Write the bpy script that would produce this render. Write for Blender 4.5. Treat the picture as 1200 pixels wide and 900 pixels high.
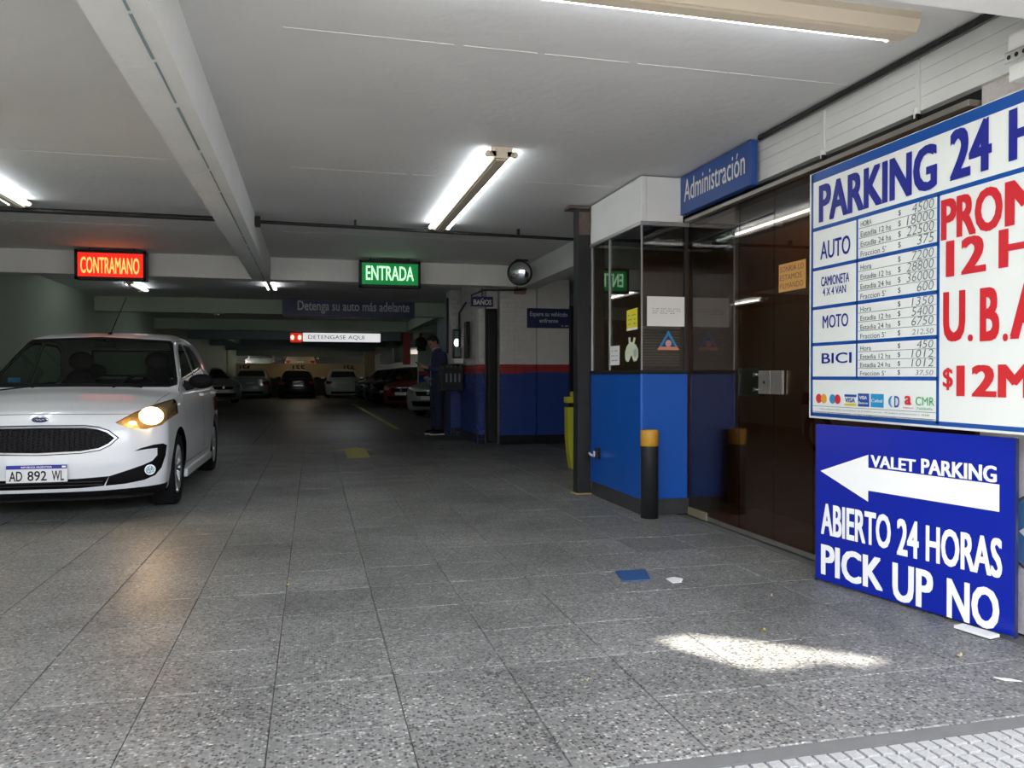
import bpy, bmesh, math, random
import numpy as np
from mathutils import Vector, Matrix
random.seed(7)
S = bpy.context.scene
for o in list(bpy.data.objects): bpy.data.objects.remove(o)
COL = S.collection

# ------------------------------------------------------------------ camera
EYE = 1.08; FPX = 930.0; YAW = math.radians(14.06); PITCH = math.radians(0.55)
cam = bpy.data.cameras.new('camera'); cam_o = bpy.data.objects.new('camera', cam); COL.objects.link(cam_o)
cam.sensor_width = 36; cam.lens = 36 * FPX / 1200
cam_o.location = (0, 0, EYE); cam_o.rotation_euler = (math.radians(90) - PITCH, 0, -YAW)
cam.clip_start = .05; cam.clip_end = 400
S.camera = cam_o

# ------------------------------------------------------------------ world, sun, exposure
S.view_settings.view_transform = 'Standard'; S.view_settings.look = 'None'
S.view_settings.gamma = 1; S.view_settings.use_curve_mapping = False
S.view_settings.exposure = 1.05
w = bpy.data.worlds.new('sky'); S.world = w; w.use_nodes = True
nt = w.node_tree; bg = nt.nodes['Background']
sky = nt.nodes.new('ShaderNodeTexSky'); sky.sky_type = 'NISHITA'; sky.sun_disc = False
SUN = Vector((.30, -.50, .90)).normalized()
sky.sun_elevation = math.asin(SUN.z); sky.sun_rotation = math.atan2(SUN.x, SUN.y)
hz = nt.nodes.new('ShaderNodeMix'); hz.data_type = 'RGBA'; hz.inputs['Factor'].default_value = .72; hz.inputs['B'].default_value = (1.95, 1.80, 1.55, 1)   # hazy white sky
nt.links.new(sky.outputs[0], hz.inputs['A']); nt.links.new(hz.outputs['Result'], bg.inputs[0]); bg.inputs[1].default_value = 1.55
sd = bpy.data.lights.new('sun', 'SUN'); so = bpy.data.objects.new('sun', sd); COL.objects.link(so)
sd.energy = 11.5; sd.angle = math.radians(1.3); sd.color = (1, .95, .86)
so.rotation_euler = SUN.to_track_quat('Z', 'Y').to_euler(); so.location = (8, -20, 20)
TUBE = 8.0        # strength of the fluorescent tubes
S.cycles.sample_clamp_indirect = 6

# ------------------------------------------------------------------ picture <-> place measuring
cy_, sy_ = math.cos(YAW), math.sin(YAW)
def ray(px, py):
    u = (px - 600) / FPX; v = (441 - py) / FPX
    return Vector((sy_ + u * cy_, cy_ - u * sy_, v))
def at(px, py, X=None, Y=None, Z=None):
    d = ray(px, py)
    t = X / d.x if X is not None else Y / d.y if Y is not None else (Z - EYE) / d.z
    return Vector((0, 0, EYE)) + d * t
def hit(px, py, P0, N):
    d = ray(px, py); o = Vector((0, 0, EYE))
    return o + d * ((Vector(P0) - o).dot(N) / d.dot(N))

# ------------------------------------------------------------------ materials
def _nodes(name):
    m = bpy.data.materials.new(name); m.use_nodes = True
    return m, m.node_tree, m.node_tree.nodes['Principled BSDF']
def mat(name, col, rough=.5, metal=0., var=.08, scale=6., bump=.0, bscale=60., coat=0., emit=0., spec=.5, ecol=None, world=False, dirt=0.):
    m, t, b = _nodes(name); N = t.nodes; L = t.links
    tc = N.new('ShaderNodeNewGeometry').outputs['Position'] if world else N.new('ShaderNodeTexCoord').outputs['Object']
    n = N.new('ShaderNodeTexNoise'); n.inputs['Scale'].default_value = scale; n.inputs['Detail'].default_value = 5
    L.new(tc, n.inputs['Vector'])
    mx = N.new('ShaderNodeMix'); mx.data_type = 'RGBA'
    mx.inputs['A'].default_value = (*[max(0, c * (1 - var)) for c in col], 1)
    mx.inputs['B'].default_value = (*[min(1, c * (1 + var)) for c in col], 1)
    L.new(n.outputs['Fac'], mx.inputs['Factor']); out = mx.outputs['Result']
    if dirt:
        n3 = N.new('ShaderNodeTexNoise'); n3.inputs['Scale'].default_value = scale * .35; n3.inputs['Detail'].default_value = 9
        n3.inputs['Roughness'].default_value = .65; L.new(tc, n3.inputs['Vector'])
        r = N.new('ShaderNodeMapRange'); r.inputs[1].default_value = .5; r.inputs[2].default_value = .75
        L.new(n3.outputs['Fac'], r.inputs[0])
        r.inputs[4].default_value = dirt
        m2 = N.new('ShaderNodeMix'); m2.data_type = 'RGBA'; L.new(out, m2.inputs['A'])
        m2.inputs['B'].default_value = (*[c * .35 for c in col], 1); L.new(r.outputs[0], m2.inputs['Factor']); out = m2.outputs['Result']
    L.new(out, b.inputs['Base Color'])
    b.inputs['Roughness'].default_value = rough; b.inputs['Metallic'].default_value = metal
    b.inputs['Coat Weight'].default_value = coat; b.inputs['Coat Roughness'].default_value = .05
    b.inputs['Specular IOR Level'].default_value = spec
    if bump:
        n2 = N.new('ShaderNodeTexNoise'); n2.inputs['Scale'].default_value = bscale; n2.inputs['Detail'].default_value = 4
        L.new(tc, n2.inputs['Vector'])
        bp = N.new('ShaderNodeBump'); bp.inputs['Strength'].default_value = bump; bp.inputs['Distance'].default_value = .01
        L.new(n2.outputs['Fac'], bp.inputs['Height']); L.new(bp.outputs[0], b.inputs['Normal'])
    if emit:
        b.inputs['Emission Color'].default_value = (*(ecol or col), 1); b.inputs['Emission Strength'].default_value = emit
    return m
def glass(name, tint=(.6, .65, .65), ior=1.5, rough=.0, gain=1.6):
    m = bpy.data.materials.new(name); m.use_nodes = True; t = m.node_tree; N = t.nodes; L = t.links; N.clear()
    o = N.new('ShaderNodeOutputMaterial'); mx = N.new('ShaderNodeMixShader'); tr = N.new('ShaderNodeBsdfTransparent'); g = N.new('ShaderNodeBsdfGlossy')
    f = N.new('ShaderNodeFresnel'); f.inputs['IOR'].default_value = ior
    geo = N.new('ShaderNodeNewGeometry')          # same pane seen from either side
    io = N.new('ShaderNodeMapRange'); io.inputs[3].default_value = ior; io.inputs[4].default_value = 1 / ior; L.new(geo.outputs['Backfacing'], io.inputs[0]); L.new(io.outputs[0], f.inputs['IOR'])
    tr.inputs[0].default_value = (*tint, 1); g.inputs['Roughness'].default_value = rough
    n = N.new('ShaderNodeTexNoise'); n.inputs['Scale'].default_value = 1.2
    bp = N.new('ShaderNodeBump'); bp.inputs['Strength'].default_value = .02; L.new(n.outputs['Fac'], bp.inputs['Height']); L.new(bp.outputs[0], g.inputs['Normal'])
    mt = N.new('ShaderNodeMath'); mt.operation = 'MULTIPLY'; mt.inputs[1].default_value = gain; mt.use_clamp = True
    L.new(f.outputs[0], mt.inputs[0]); L.new(mt.outputs[0], mx.inputs[0]); L.new(tr.outputs[0], mx.inputs[1]); L.new(g.outputs[0], mx.inputs[2]); L.new(mx.outputs[0], o.inputs[0])
    return m
def emitter(name, col, strength):
    m = bpy.data.materials.new(name); m.use_nodes = True; t = m.node_tree; b = t.nodes['Principled BSDF']
    b.inputs['Base Color'].default_value = (*col, 1); b.inputs['Emission Color'].default_value = (*col, 1); b.inputs['Emission Strength'].default_value = strength
    return m

def terrazzo():
    m, t, b = _nodes('granite_chip_tile'); N = t.nodes; L = t.links
    pos = N.new('ShaderNodeNewGeometry').outputs['Position']
    vo = N.new('ShaderNodeTexVoronoi'); vo.inputs['Scale'].default_value = 95; vo.inputs['Randomness'].default_value = 1; L.new(pos, vo.inputs['Vector'])
    sp = N.new('ShaderNodeSeparateColor'); L.new(vo.outputs['Color'], sp.inputs[0])
    cr = N.new('ShaderNodeValToRGB'); cr.color_ramp.interpolation = 'CONSTANT'; e = cr.color_ramp.elements
    e[0].position = 0; e[0].color = (.045, .046, .046, 1); e[1].position = .28; e[1].color = (.15, .15, .14, 1)
    for p, c in ((.52, (.205, .203, .187)), (.76, (.28, .275, .255)), (.94, (.44, .43, .395))):
        x = e.new(p); x.color = (*c, 1)
    L.new(sp.outputs[0], cr.inputs[0])
    mr = N.new('ShaderNodeMapRange'); mr.inputs[1].default_value = .35; mr.inputs[2].default_value = .75; L.new(vo.outputs['Distance'], mr.inputs[0])
    mx = N.new('ShaderNodeMix'); mx.data_type = 'RGBA'; L.new(mr.outputs[0], mx.inputs['Factor']); L.new(cr.outputs[0], mx.inputs['A']); mx.inputs['B'].default_value = (.18, .18, .168, 1)
    no = N.new('ShaderNodeTexNoise'); no.inputs['Scale'].default_value = 1.1; no.inputs['Detail'].default_value = 8; no.inputs['Roughness'].default_value = .6; L.new(pos, no.inputs['Vector'])
    m2 = N.new('ShaderNodeMapRange'); m2.inputs[1].default_value = .3; m2.inputs[2].default_value = .7; m2.inputs[3].default_value = .62; m2.inputs[4].default_value = 1.2; L.new(no.outputs['Fac'], m2.inputs[0])
    oi = N.new('ShaderNodeObjectInfo'); m3 = N.new('ShaderNodeMapRange'); m3.inputs[3].default_value = .88; m3.inputs[4].default_value = 1.08; L.new(oi.outputs['Random'], m3.inputs[0])
    mm = N.new('ShaderNodeMath'); mm.operation = 'MULTIPLY'; L.new(m2.outputs[0], mm.inputs[0]); L.new(m3.outputs[0], mm.inputs[1])
    vm = N.new('ShaderNodeVectorMath'); vm.operation = 'SCALE'; L.new(mx.outputs['Result'], vm.inputs[0]); L.new(mm.outputs[0], vm.inputs['Scale'])
    L.new(vm.outputs[0], b.inputs['Base Color'])
    n4 = N.new('ShaderNodeTexNoise'); n4.inputs['Scale'].default_value = 3; n4.inputs['Detail'].default_value = 6; L.new(pos, n4.inputs['Vector'])
    m4 = N.new('ShaderNodeMapRange'); m4.inputs[3].default_value = .34; m4.inputs[4].default_value = .60; L.new(n4.outputs['Fac'], m4.inputs[0]); L.new(m4.outputs[0], b.inputs['Roughness'])
    bp = N.new('ShaderNodeBump'); bp.inputs['Strength'].default_value = .35; bp.inputs['Distance'].default_value = .004; L.new(sp.outputs[0], bp.inputs['Height']); L.new(bp.outputs[0], b.inputs['Normal'])
    return m
M = dict(
    tile=terrazzo(),
    grout=mat('grout', (.12, .12, .115), .8, var=.2, scale=9, world=True, bump=.2),
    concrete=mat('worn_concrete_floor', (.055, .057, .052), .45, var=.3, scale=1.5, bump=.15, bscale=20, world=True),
    pane_stone=mat('sidewalk_pane', (.33, .33, .32), .75, var=.15, scale=40, bump=.5, bscale=150, world=True),
    asphalt=mat('asphalt', (.12, .12, .12), .85, var=.2, scale=30, world=True),
    ceil=mat('painted_ceiling', (.66, .66, .655), .65, var=.07, scale=1.6, bump=.35, bscale=14, world=True, dirt=.10),
    beam=mat('painted_beam', (.70, .71, .70), .6, var=.08, scale=3, bump=.4, bscale=22, world=True, dirt=.12),
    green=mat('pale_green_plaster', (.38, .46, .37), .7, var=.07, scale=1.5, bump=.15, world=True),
    white=mat('white_paint', (.72, .73, .72), .5, var=.06, scale=4, bump=.15, world=True, dirt=.08),
    plaster=mat('exterior_plaster', (.62, .58, .56), .8, var=.1, scale=8, bump=.6, bscale=40, world=True, dirt=.2),
    bwhite=mat('white_brick_paint', (.66, .66, .64), .6, var=.1, scale=9, bump=.5, bscale=50, world=True, dirt=.15),
    bred=mat('red_band_paint', (.36, .02, .025), .45, var=.1, scale=9, bump=.3, world=True),
    bblue=mat('blue_wall_paint', (.008, .045, .26), .4, var=.15, scale=9, bump=.4, world=True, dirt=.1),
    blue=mat('blue_booth_panel', (.0, .072, .36), .38, var=.06, scale=3, bump=.05, world=True),
    signblue=mat('sign_blue', (.0, .012, .30), .3, var=.04, scale=2),
    adminblue=mat('admin_blue', (.02, .075, .30), .35, var=.05, scale=3),
    navy=mat('navy_sign', (.012, .02, .10), .4, var=.1, scale=3),
    boardwhite=mat('board_white', (.80, .83, .80), .25, var=.03, scale=2),
    boardblue=mat('board_blue_line', (.0, .07, .34), .3, var=.05),
    boardred=mat('board_red', (.62, .02, .03), .3, var=.06),
    ink=mat('dark_blue_ink', (.008, .016, .26), .4, var=.05),
    pen=mat('pen_grey', (.09, .11, .13), .5),
    black=mat('black_paint', (.008, .008, .009), .4, spec=.3, var=.2, scale=10),
    blackmetal=mat('black_metal', (.018, .018, .019), .45, spec=.3, var=.3, scale=12, bump=.2, dirt=.3),
    rubber=mat('rubber', (.009, .009, .010), .8, spec=.2, var=.2, scale=20, bump=.2),
    dark=mat('dark_void', (.01, .01, .01), .8),
    alu=mat('aluminium', (.45, .45, .44), .35, .9, var=.1),
    chrome=mat('chrome', (.75, .75, .76), .12, 1., var=.03),
    steel=mat('brushed_steel', (.36, .34, .30), .35, .8, var=.1, scale=20),
    cream=mat('cream_enamel', (.62, .54, .42), .45, var=.05, scale=4, bump=.05),
    creamwall=mat('cream_pillar', (.50, .43, .28), .6, var=.08, world=True),
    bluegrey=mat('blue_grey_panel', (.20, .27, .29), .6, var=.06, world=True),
    redpanel=mat('red_panel', (.25, .02, .02), .5, var=.1, world=True),
    yellow=mat('worn_yellow', (.50, .25, .015), .5, var=.15, scale=18, bump=.2, dirt=.2),
    lemon=mat('lemon_plastic', (.42, .42, .03), .45, var=.1),
    roadyellow=mat('faded_road_yellow', (.55, .48, .16), .7, var=.25, scale=14, world=True, dirt=.3),
    paper=mat('paper', (.72, .72, .70), .7, var=.03),
    orange=mat('orange_sticker', (.62, .32, .09), .5, var=.05),
    yellowpaper=mat('yellow_paper', (.72, .65, .03), .6, var=.05),
    white_ink=mat('white_lettering', (.86, .86, .84), .4, var=.02),
    brown=mat('dark_wood', (.13, .065, .035), .45, var=.3, scale=4, bump=.1),
    blind=mat('blind_slat', (.34, .27, .18), .5, var=.1),
    skin=mat('skin', (.42, .23, .16), .5, var=.06, scale=12),
    hair=mat('black_hair', (.012, .010, .010), .5, var=.3, scale=60, bump=.6, bscale=200),
    jacket=mat('navy_jacket', (.022, .030, .085), .8, var=.15, scale=14, bump=.3, bscale=60),
    trousers=mat('dark_blue_trousers', (.015, .022, .06), .85, var=.15, scale=14, bump=.2),
    shirt=mat('pale_shirt', (.5, .5, .55), .7),
    g_booth=glass('booth_glass', (.64, .67, .65), 1.55, gain=1.2),
    g_door=glass('smoked_door_glass', (.62, .56, .50), 1.6, gain=1.2),
    g_car=glass('car_glass', (.45, .52, .47), 1.45, gain=.8),
    g_clear=glass('clear_glass', (.75, .85, .86), 1.45),
    warmtube=emitter('warm_tube', (1, .72, .40), TUBE * 1.6),
    tube=emitter('fluorescent_tube', (.88, .94, 1.0), TUBE),
)

# ------------------------------------------------------------------ mesh helpers
class MB:
    def __init__(s): s.v = []; s.f = []; s.sm = []
    def add(s, vs, fs, smooth=False):
        k = len(s.v); s.v += [tuple(v) for v in vs]; s.f += [tuple(i + k for i in f) for f in fs]; s.sm += [smooth] * len(fs); return s
    def box(s, a, b):
        x0, y0, z0 = a; x1, y1, z1 = b
        if x0 > x1: x0, x1 = x1, x0
        if y0 > y1: y0, y1 = y1, y0
        if z0 > z1: z0, z1 = z1, z0
        return s.add([(x0, y0, z0), (x1, y0, z0), (x1, y1, z0), (x0, y1, z0), (x0, y0, z1), (x1, y0, z1), (x1, y1, z1), (x0, y1, z1)],
                     [(0, 3, 2, 1), (4, 5, 6, 7), (0, 1, 5, 4), (1, 2, 6, 5), (2, 3, 7, 6), (3, 0, 4, 7)])
    def bev(s, a, b, r=.004):   # box with chamfered edges
        a = Vector([min(a[i], b[i]) for i in range(3)]); b = Vector([max(a[i], b[i]) if False else max(a[i], b[i]) for i in range(3)])
        bm = bmesh.new(); bmesh.ops.create_cube(bm, size=1)
        c = (a + b) / 2; d = b - a
        for v in bm.verts: v.co = Vector((v.co.x * d.x, v.co.y * d.y, v.co.z * d.z)) + c
        bmesh.ops.bevel(bm, geom=bm.edges[:], offset=min(r, min(d) * .45), segments=2, affect='EDGES', profile=.6)
        s.add([v.co[:] for v in bm.verts], [[v.index for v in f.verts] for f in bm.faces]); bm.free(); return s
    def obox(s, c, ax, hx, ay, hy, az, hz):   # oriented box: centre, unit axes and half sizes
        c = Vector(c); P = []
        for z in (-1, 1):
            for (x, y) in ((-1, -1), (1, -1), (1, 1), (-1, 1)): P.append(c + ax * hx * x + ay * hy * y + az * hz * z)
        return s.add(P, [(0, 3, 2, 1), (4, 5, 6, 7), (0, 1, 5, 4), (1, 2, 6, 5), (2, 3, 7, 6), (3, 0, 4, 7)])
    def cyl(s, a, b, r0, r1=None, n=16, caps=True):
        a = Vector(a); b = Vector(b); r1 = r0 if r1 is None else r1
        d = (b - a).normalized(); u = d.orthogonal().normalized(); w_ = d.cross(u); V = []
        for p, r in ((a, r0), (b, r1)):
            for i in range(n):
                t = 2 * math.pi * i / n; V.append(p + (u * math.cos(t) + w_ * math.sin(t)) * r)
        s.add(V, [(i, (i + 1) % n, n + (i + 1) % n, n + i) for i in range(n)], True)
        if caps: s.add(V, [tuple(range(n))[::-1], tuple(range(n, 2 * n))])
        return s
    def tube(s, pts, r, n=8):
        pts = [Vector(p) for p in pts]
        for i in range(len(pts) - 1): s.cyl(pts[i], pts[i + 1], r, n=n)
        return s
    def lathe(s, prof, c=(0, 0, 0), axis='z', n=32):
        V = []; c = Vector(c)
        for (r, h) in prof:
            for i in range(n):
                t = 2 * math.pi * i / n; a_, b_ = r * math.cos(t), r * math.sin(t)
                V.append(c + (Vector((a_, b_, h)) if axis == 'z' else Vector((h, a_, b_)) if axis == 'x' else Vector((b_, h, a_))))
        m = len(prof)
        F = [(j * n + i, j * n + (i + 1) % n, (j + 1) * n + (i + 1) % n, (j + 1) * n + i) for j in range(m - 1) for i in range(n)]
        return s.add(V, F, True)
    def prism(s, poly, ax, ay, o, d):   # polygon (2-D) in the frame o, ax, ay, pushed along the vector d
        o = Vector(o); d = Vector(d); n = len(poly)
        A = [o + ax * p[0] + ay * p[1] for p in poly]
        return s.add(A + [p + d for p in A], [tuple(range(n))[::-1], tuple(range(n, 2 * n))] + [(i, (i + 1) % n, n + (i + 1) % n, n + i) for i in range(n)])
    def ell(s, c, r, rot=None, n=16, m=10):
        c = Vector(c); V = []; F = []
        for j in range(m + 1):
            ph = math.pi * j / m
            for i in range(n):
                t = 2 * math.pi * i / n
                p = Vector((r[0] * math.sin(ph) * math.cos(t), r[1] * math.sin(ph) * math.sin(t), r[2] * math.cos(ph)))
                if rot: p = rot @ p
                V.append(c + p)
        for j in range(m):
            for i in range(n): F.append((j * n + i, (j + 1) * n + i, (j + 1) * n + (i + 1) % n, j * n + (i + 1) % n))
        return s.add(V, F, True)
    def cap(s, a, ra, b, rb, n=12):   # tapered capsule
        a = Vector(a); b = Vector(b); d = (b - a); L = d.length; d.normalize(); u = d.orthogonal().normalized(); w_ = d.cross(u); V = []
        prof = []
        for k in range(5):
            t = math.pi / 2 * (k / 4); prof.append((ra * math.sin(t), -ra * math.cos(t)))
        for k in range(5):
            t = math.pi / 2 * (k / 4); prof.append((rb * math.cos(t), L + rb * math.sin(t)))
        for r, h in prof:
            for i in range(n):
                t = 2 * math.pi * i / n; V.append(a + d * h + (u * math.cos(t) + w_ * math.sin(t)) * max(r, 1e-4))
        m = len(prof)
        return s.add(V, [(j * n + i, j * n + (i + 1) % n, (j + 1) * n + (i + 1) % n, (j + 1) * n + i) for j in range(m - 1) for i in range(n)], True)
    def mesh(s, name, m, off=Vector((0, 0, 0)), fixn=True):
        me = bpy.data.meshes.new(name); me.from_pydata([(v[0] - off[0], v[1] - off[1], v[2] - off[2]) for v in s.v], [], s.f)
        me.polygons.foreach_set('use_smooth', s.sm)
        if m: me.materials.append(m)
        if fixn:
            bm = bmesh.new(); bm.from_mesh(me); bmesh.ops.recalc_face_normals(bm, faces=bm.faces[:]); bm.to_mesh(me); bm.free()
        return me
ORG = {}
def tag(o, label=None, cat=None, group=None, kind=None):
    if label: o['label'] = label
    if cat: o['category'] = cat
    if group: o['group'] = group
    if kind: o['kind'] = kind
    return o
def link(name, me, parent=None, loc=(0, 0, 0)):
    o = bpy.data.objects.new(name, me); COL.objects.link(o); o.location = loc
    if parent: o.parent = parent; ORG[o.name] = ORG[parent.name]
    else: ORG[o.name] = Vector(loc)
    return o
def part(name, mb, m, parent):
    return link(name, mb.mesh(name, m, ORG[parent.name]), parent)
def solo(name, mb, m, label, cat, group=None):
    n = len(mb.v); c = Vector([sum(v[i] for v in mb.v) / n for i in range(3)]); c.z = min(v[2] for v in mb.v)
    o = link(name, mb.mesh(name, m, c), None, c); return tag(o, label, cat, group)
def struct(name, mb, m, parent=None):
    if parent: return part(name, mb, m, parent)
    o = link(name, mb.mesh(name, m)); return tag(o, kind='structure')
def thing(name, label, cat, loc=(0, 0, 0), group=None):
    o = bpy.data.objects.new(name, None); COL.objects.link(o); o.location = loc; ORG[o.name] = Vector(loc); o.empty_display_size = .1
    return tag(o, label, cat, group)

def text_mesh(body, bold=.02, slant=0.):
    c = bpy.data.curves.new('lettering', 'FONT'); c.body = body; c.offset = bold; c.resolution_u = 3; c.shear = slant
    o = bpy.data.objects.new('lettering', c); COL.objects.link(o)
    bpy.context.view_layer.update()
    me = bpy.data.meshes.new_from_object(o)
    vs = np.array([v.co[:] for v in me.vertices]); fs = [tuple(p.vertices) for p in me.polygons]
    bpy.data.objects.remove(o); bpy.data.curves.remove(c); bpy.data.meshes.remove(me)
    return vs, fs
def lettering(parent, body, o, ax, ay, w_, h_, m, bold=.02, slant=0., name='lettering', keep=False):
    fat = max(0, bold) * 1.35; bold = bold if bold < .012 else 0
    # text filling the box w_ x h_ from its lower left corner o (world), drawn as a thin plate
    vs, fs = text_mesh(body, bold, slant)
    if fat > .012:      # a heavier face: the outline repeated a little to either side keeps square corners
        n0 = len(vs); st = [(-1, -.45), (-1, .45), (1, -.45), (1, .45), (0, 0), (-.5, .3), (.5, -.3)]
        vs = np.concatenate([vs + np.array([a * fat * .5, b * fat * .5, k * .00012]) for k, (a, b) in enumerate(st)]); fs = [tuple(i + k * n0 for i in f) for k in range(len(st)) for f in fs]
    mn = vs.min(0); mx = vs.max(0); d = mx - mn
    sx = w_ / d[0]; sy = h_ / d[1]
    if keep: sx = sy = min(sx, sy)
    ox = (w_ - d[0] * sx) / 2; o = Vector(o); nrm = ax.cross(ay)
    V = [o + ax * ((v[0] - mn[0]) * sx + ox) + ay * ((v[1] - mn[1]) * sy) + nrm * (.0012 + v[2]) for v in vs]
    mb = MB(); mb.add(V, fs)
    me = mb.mesh(name, m, ORG[parent.name], fixn=False)
    return link(name, me, parent)
UP = Vector((0, 0, 1)); XA = Vector((1, 0, 0)); YA = Vector((0, 1, 0))
def sign_text(parent, body, P0, N, pxl, yt, yb, pxr, m, bold=.03, slant=0., off=.002):
    P0 = Vector(P0) + N * off
    tl = hit(pxl, yt, P0, N); bl = hit(pxl, yb, P0, N); r = hit(pxr, yb, P0, N)
    ax = Vector((r.x - tl.x, r.y - tl.y, 0)); w_ = ax.length; ax.normalize()
    return lettering(parent, body, Vector((tl.x, tl.y, bl.z)), ax, UP, w_, tl.z - bl.z, m, bold, slant)
def copy_tree(o, parent=None):
    c = o.copy(); COL.objects.link(c); c.parent = parent
    for ch in o.children: copy_tree(ch, c)
    return c

# ================================================================== SETTING
CZ = 2.64; BZ = 2.35; WX = 2.86; LX = -4.1
BEAMS = [10.87, 16.85, 22.75, 28.6, 34.5, 40.4]
# --- ground
floor = struct('floor', MB().box((-6, 2.0, -.2), (8, 62, -.012)), M['grout'])
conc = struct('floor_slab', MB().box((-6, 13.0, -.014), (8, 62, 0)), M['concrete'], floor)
TS = .413; X0 = -.133 - 13 * TS; Y0 = 2.05
tme = {}
def tile_mesh(hx, hy):
    k = (round(hx, 3), round(hy, 3))
    if k not in tme:
        e = .0025; mb = MB(); a, b = hx, hy
        mb.add([(-a, -b, -.012), (a, -b, -.012), (a, b, -.012), (-a, b, -.012), (-a, -b, -e), (a, -b, -e), (a, b, -e), (-a, b, -e),
                (-a + e, -b + e, 0), (a - e, -b + e, 0), (a - e, b - e, 0), (-a + e, b - e, 0)],
               [(0, 1, 5, 4), (1, 2, 6, 5), (2, 3, 7, 6), (3, 0, 4, 7), (4, 5, 9, 8), (5, 6, 10, 9), (6, 7, 11, 10), (7, 4, 8, 11), (8, 9, 10, 11)])
        tme[k] = mb.mesh('tile', M['tile'])
    return tme[k]
cells = []
for j in range(27):
    for i in range(-1, 22):
        cx = X0 + (i + .5) * TS; cyy = Y0 + (j + .5) * TS
        if cx > 2.95 + (1.6 if cyy > 7 else 0) or cx < LX: continue
        cells.append((cx, cyy))
def seen(c):
    d = c[1] * cy_ + c[0] * sy_; u = (c[0] * cy_ - c[1] * sy_) / d * FPX
    v = 441 + EYE / d * FPX
    return (abs(u) < 720 and v < 1010, -d)
cells.sort(key=lambda c: (not seen(c)[0], -seen(c)[1]))
rnd = random.Random(3); rest = MB()
for k, (cx, cyy) in enumerate(cells):
    hz = rnd.uniform(-.0006, .0006)
    if k < 300:
        t = link('tile', tile_mesh(TS / 2 - .0012, TS / 2 - .0012), floor, (cx, cyy, hz))
        t.rotation_euler = (rnd.uniform(-.0018, .0018), rnd.uniform(-.0018, .0018), 0)
    else:
        rest.box((cx - TS / 2 + .002, cyy - TS / 2 + .002, -.012), (cx + TS / 2 - .002, cyy + TS / 2 - .002, hz))
tag(part('rear_tiles', rest, M['tile'], floor), kind='stuff')
grv = MB()
for X in (-.95, 1.9): grv.box((X, 13, 0), (X + .02, 46, .0015))
for Y in (16.5, 20, 24, 29, 35): grv.box((-4, Y, 0), (5, Y + .02, .0015))
struct('slab_joint', grv, M['grout'], floor)

# --- sidewalk of small square panes
walk = struct('sidewalk', MB().box((-30, -3, -.2), (30, 1.999, -.012)), M['grout'])
struct('mortar_strip', MB().box((-6, 1.985, -.012), (WX, 2.045, -.001)), M['grout'], walk)
PP = .05; pme = MB()
a = .0198; pme.add([(-a - .002, -a - .002, -.012), (a + .002, -a - .002, -.012), (a + .002, a + .002, -.012), (-a - .002, a + .002, -.012), (-a, -a, 0), (a, -a, 0), (a, a, 0), (-a, a, 0)],
                   [(0, 1, 5, 4), (1, 2, 6, 5), (2, 3, 7, 6), (3, 0, 4, 7), (4, 5, 6, 7)])
pme = pme.mesh('pane', M['pane_stone']); far_p = MB()
for j in range(36):
    for i in range(-40, 60):
        cx = .8 + i * PP; cyy = 1.955 - j * PP
        if 0 <= i < 30 and j < 6: link('sidewalk_pane', pme, walk, (cx, cyy, rnd.uniform(-.001, .0005)))
        else: far_p.box((cx - a, cyy - a, -.012), (cx + a, cyy + a, 0))
tag(part('rear_panes', far_p, M['pane_stone'], walk), kind='stuff')
struct('street', MB().box((-30, -11, -.3), (30, -3, -.15)), M['asphalt'])

# --- ceiling, beams
ceil = struct('ceiling', MB().box((-6, 1.9, CZ), (8, 62, CZ + .3)), M['ceil'])
sm = MB()
for Y in (3.7, 6.15, 8.9): 
    x = -4.0
    while x < 2.7:
        l = rnd.uniform(.3, .9)
        if not (-.80 < x + l and x < -.5): sm.box((x, Y - .002, CZ - .0018), (min(x + l, 2.8), Y + rnd.uniform(.0005, .002), CZ + .001))
        x += l + rnd.uniform(0, .05)
struct('form_ridge', sm, M['beam'], ceil)
b1 = MB().box((-.775, 2.4, BZ), (-.54, BEAMS[0], CZ + .05))
struct('trim_1', b1, M['beam'])
bd = MB()
y = 2.4
while y < BEAMS[0] - .1:
    l = rnd.uniform(.2, .7); bd.box((-.62 + rnd.uniform(-.004, .004), y, BZ - .004), (-.612, min(y + l, BEAMS[0]), BZ + .001)); y += l + rnd.uniform(0, .12)
struct('plaster_crack', bd, M['bluegrey'], bpy.data.objects['trim_1'])
for k, Y in enumerate(BEAMS):
    x1 = 3.15 if k == 0 else 4.6
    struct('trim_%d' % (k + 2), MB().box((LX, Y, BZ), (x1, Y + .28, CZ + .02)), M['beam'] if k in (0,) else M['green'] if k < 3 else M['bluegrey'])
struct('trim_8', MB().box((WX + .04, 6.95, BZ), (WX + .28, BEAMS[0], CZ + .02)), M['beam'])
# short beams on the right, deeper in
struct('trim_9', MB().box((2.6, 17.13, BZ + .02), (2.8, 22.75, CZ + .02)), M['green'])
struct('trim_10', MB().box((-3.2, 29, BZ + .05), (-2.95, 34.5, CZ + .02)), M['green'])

# --- side walls and building shell
struct('wall_left', MB().box((LX - .25, 1.9, 0), (LX, 46, CZ)), M['green'])
struct('wall_right', MB().box((4.75, 6.95, 0), (5.0, 24.2, CZ)), M['white'])
struct('wall_right_front', MB().box((WX + .02, 1.87, 0), (WX + .9, 2.92, CZ)), M['plaster'])
struct('wall_front', MB().box((-30, 1.87, 0), (LX - .25, 2.5, 9)).box((WX + .9, 1.87, 0), (30, 2.5, 9)).box((LX - .25, 1.87, CZ + .001), (WX + .9, 2.5, 9)), M['plaster'])
# front lintel over the entrance
struct('trim_11', MB().box((LX, 1.92, 2.425), (WX + .02, 2.44, CZ + .02)), M['beam'])
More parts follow.
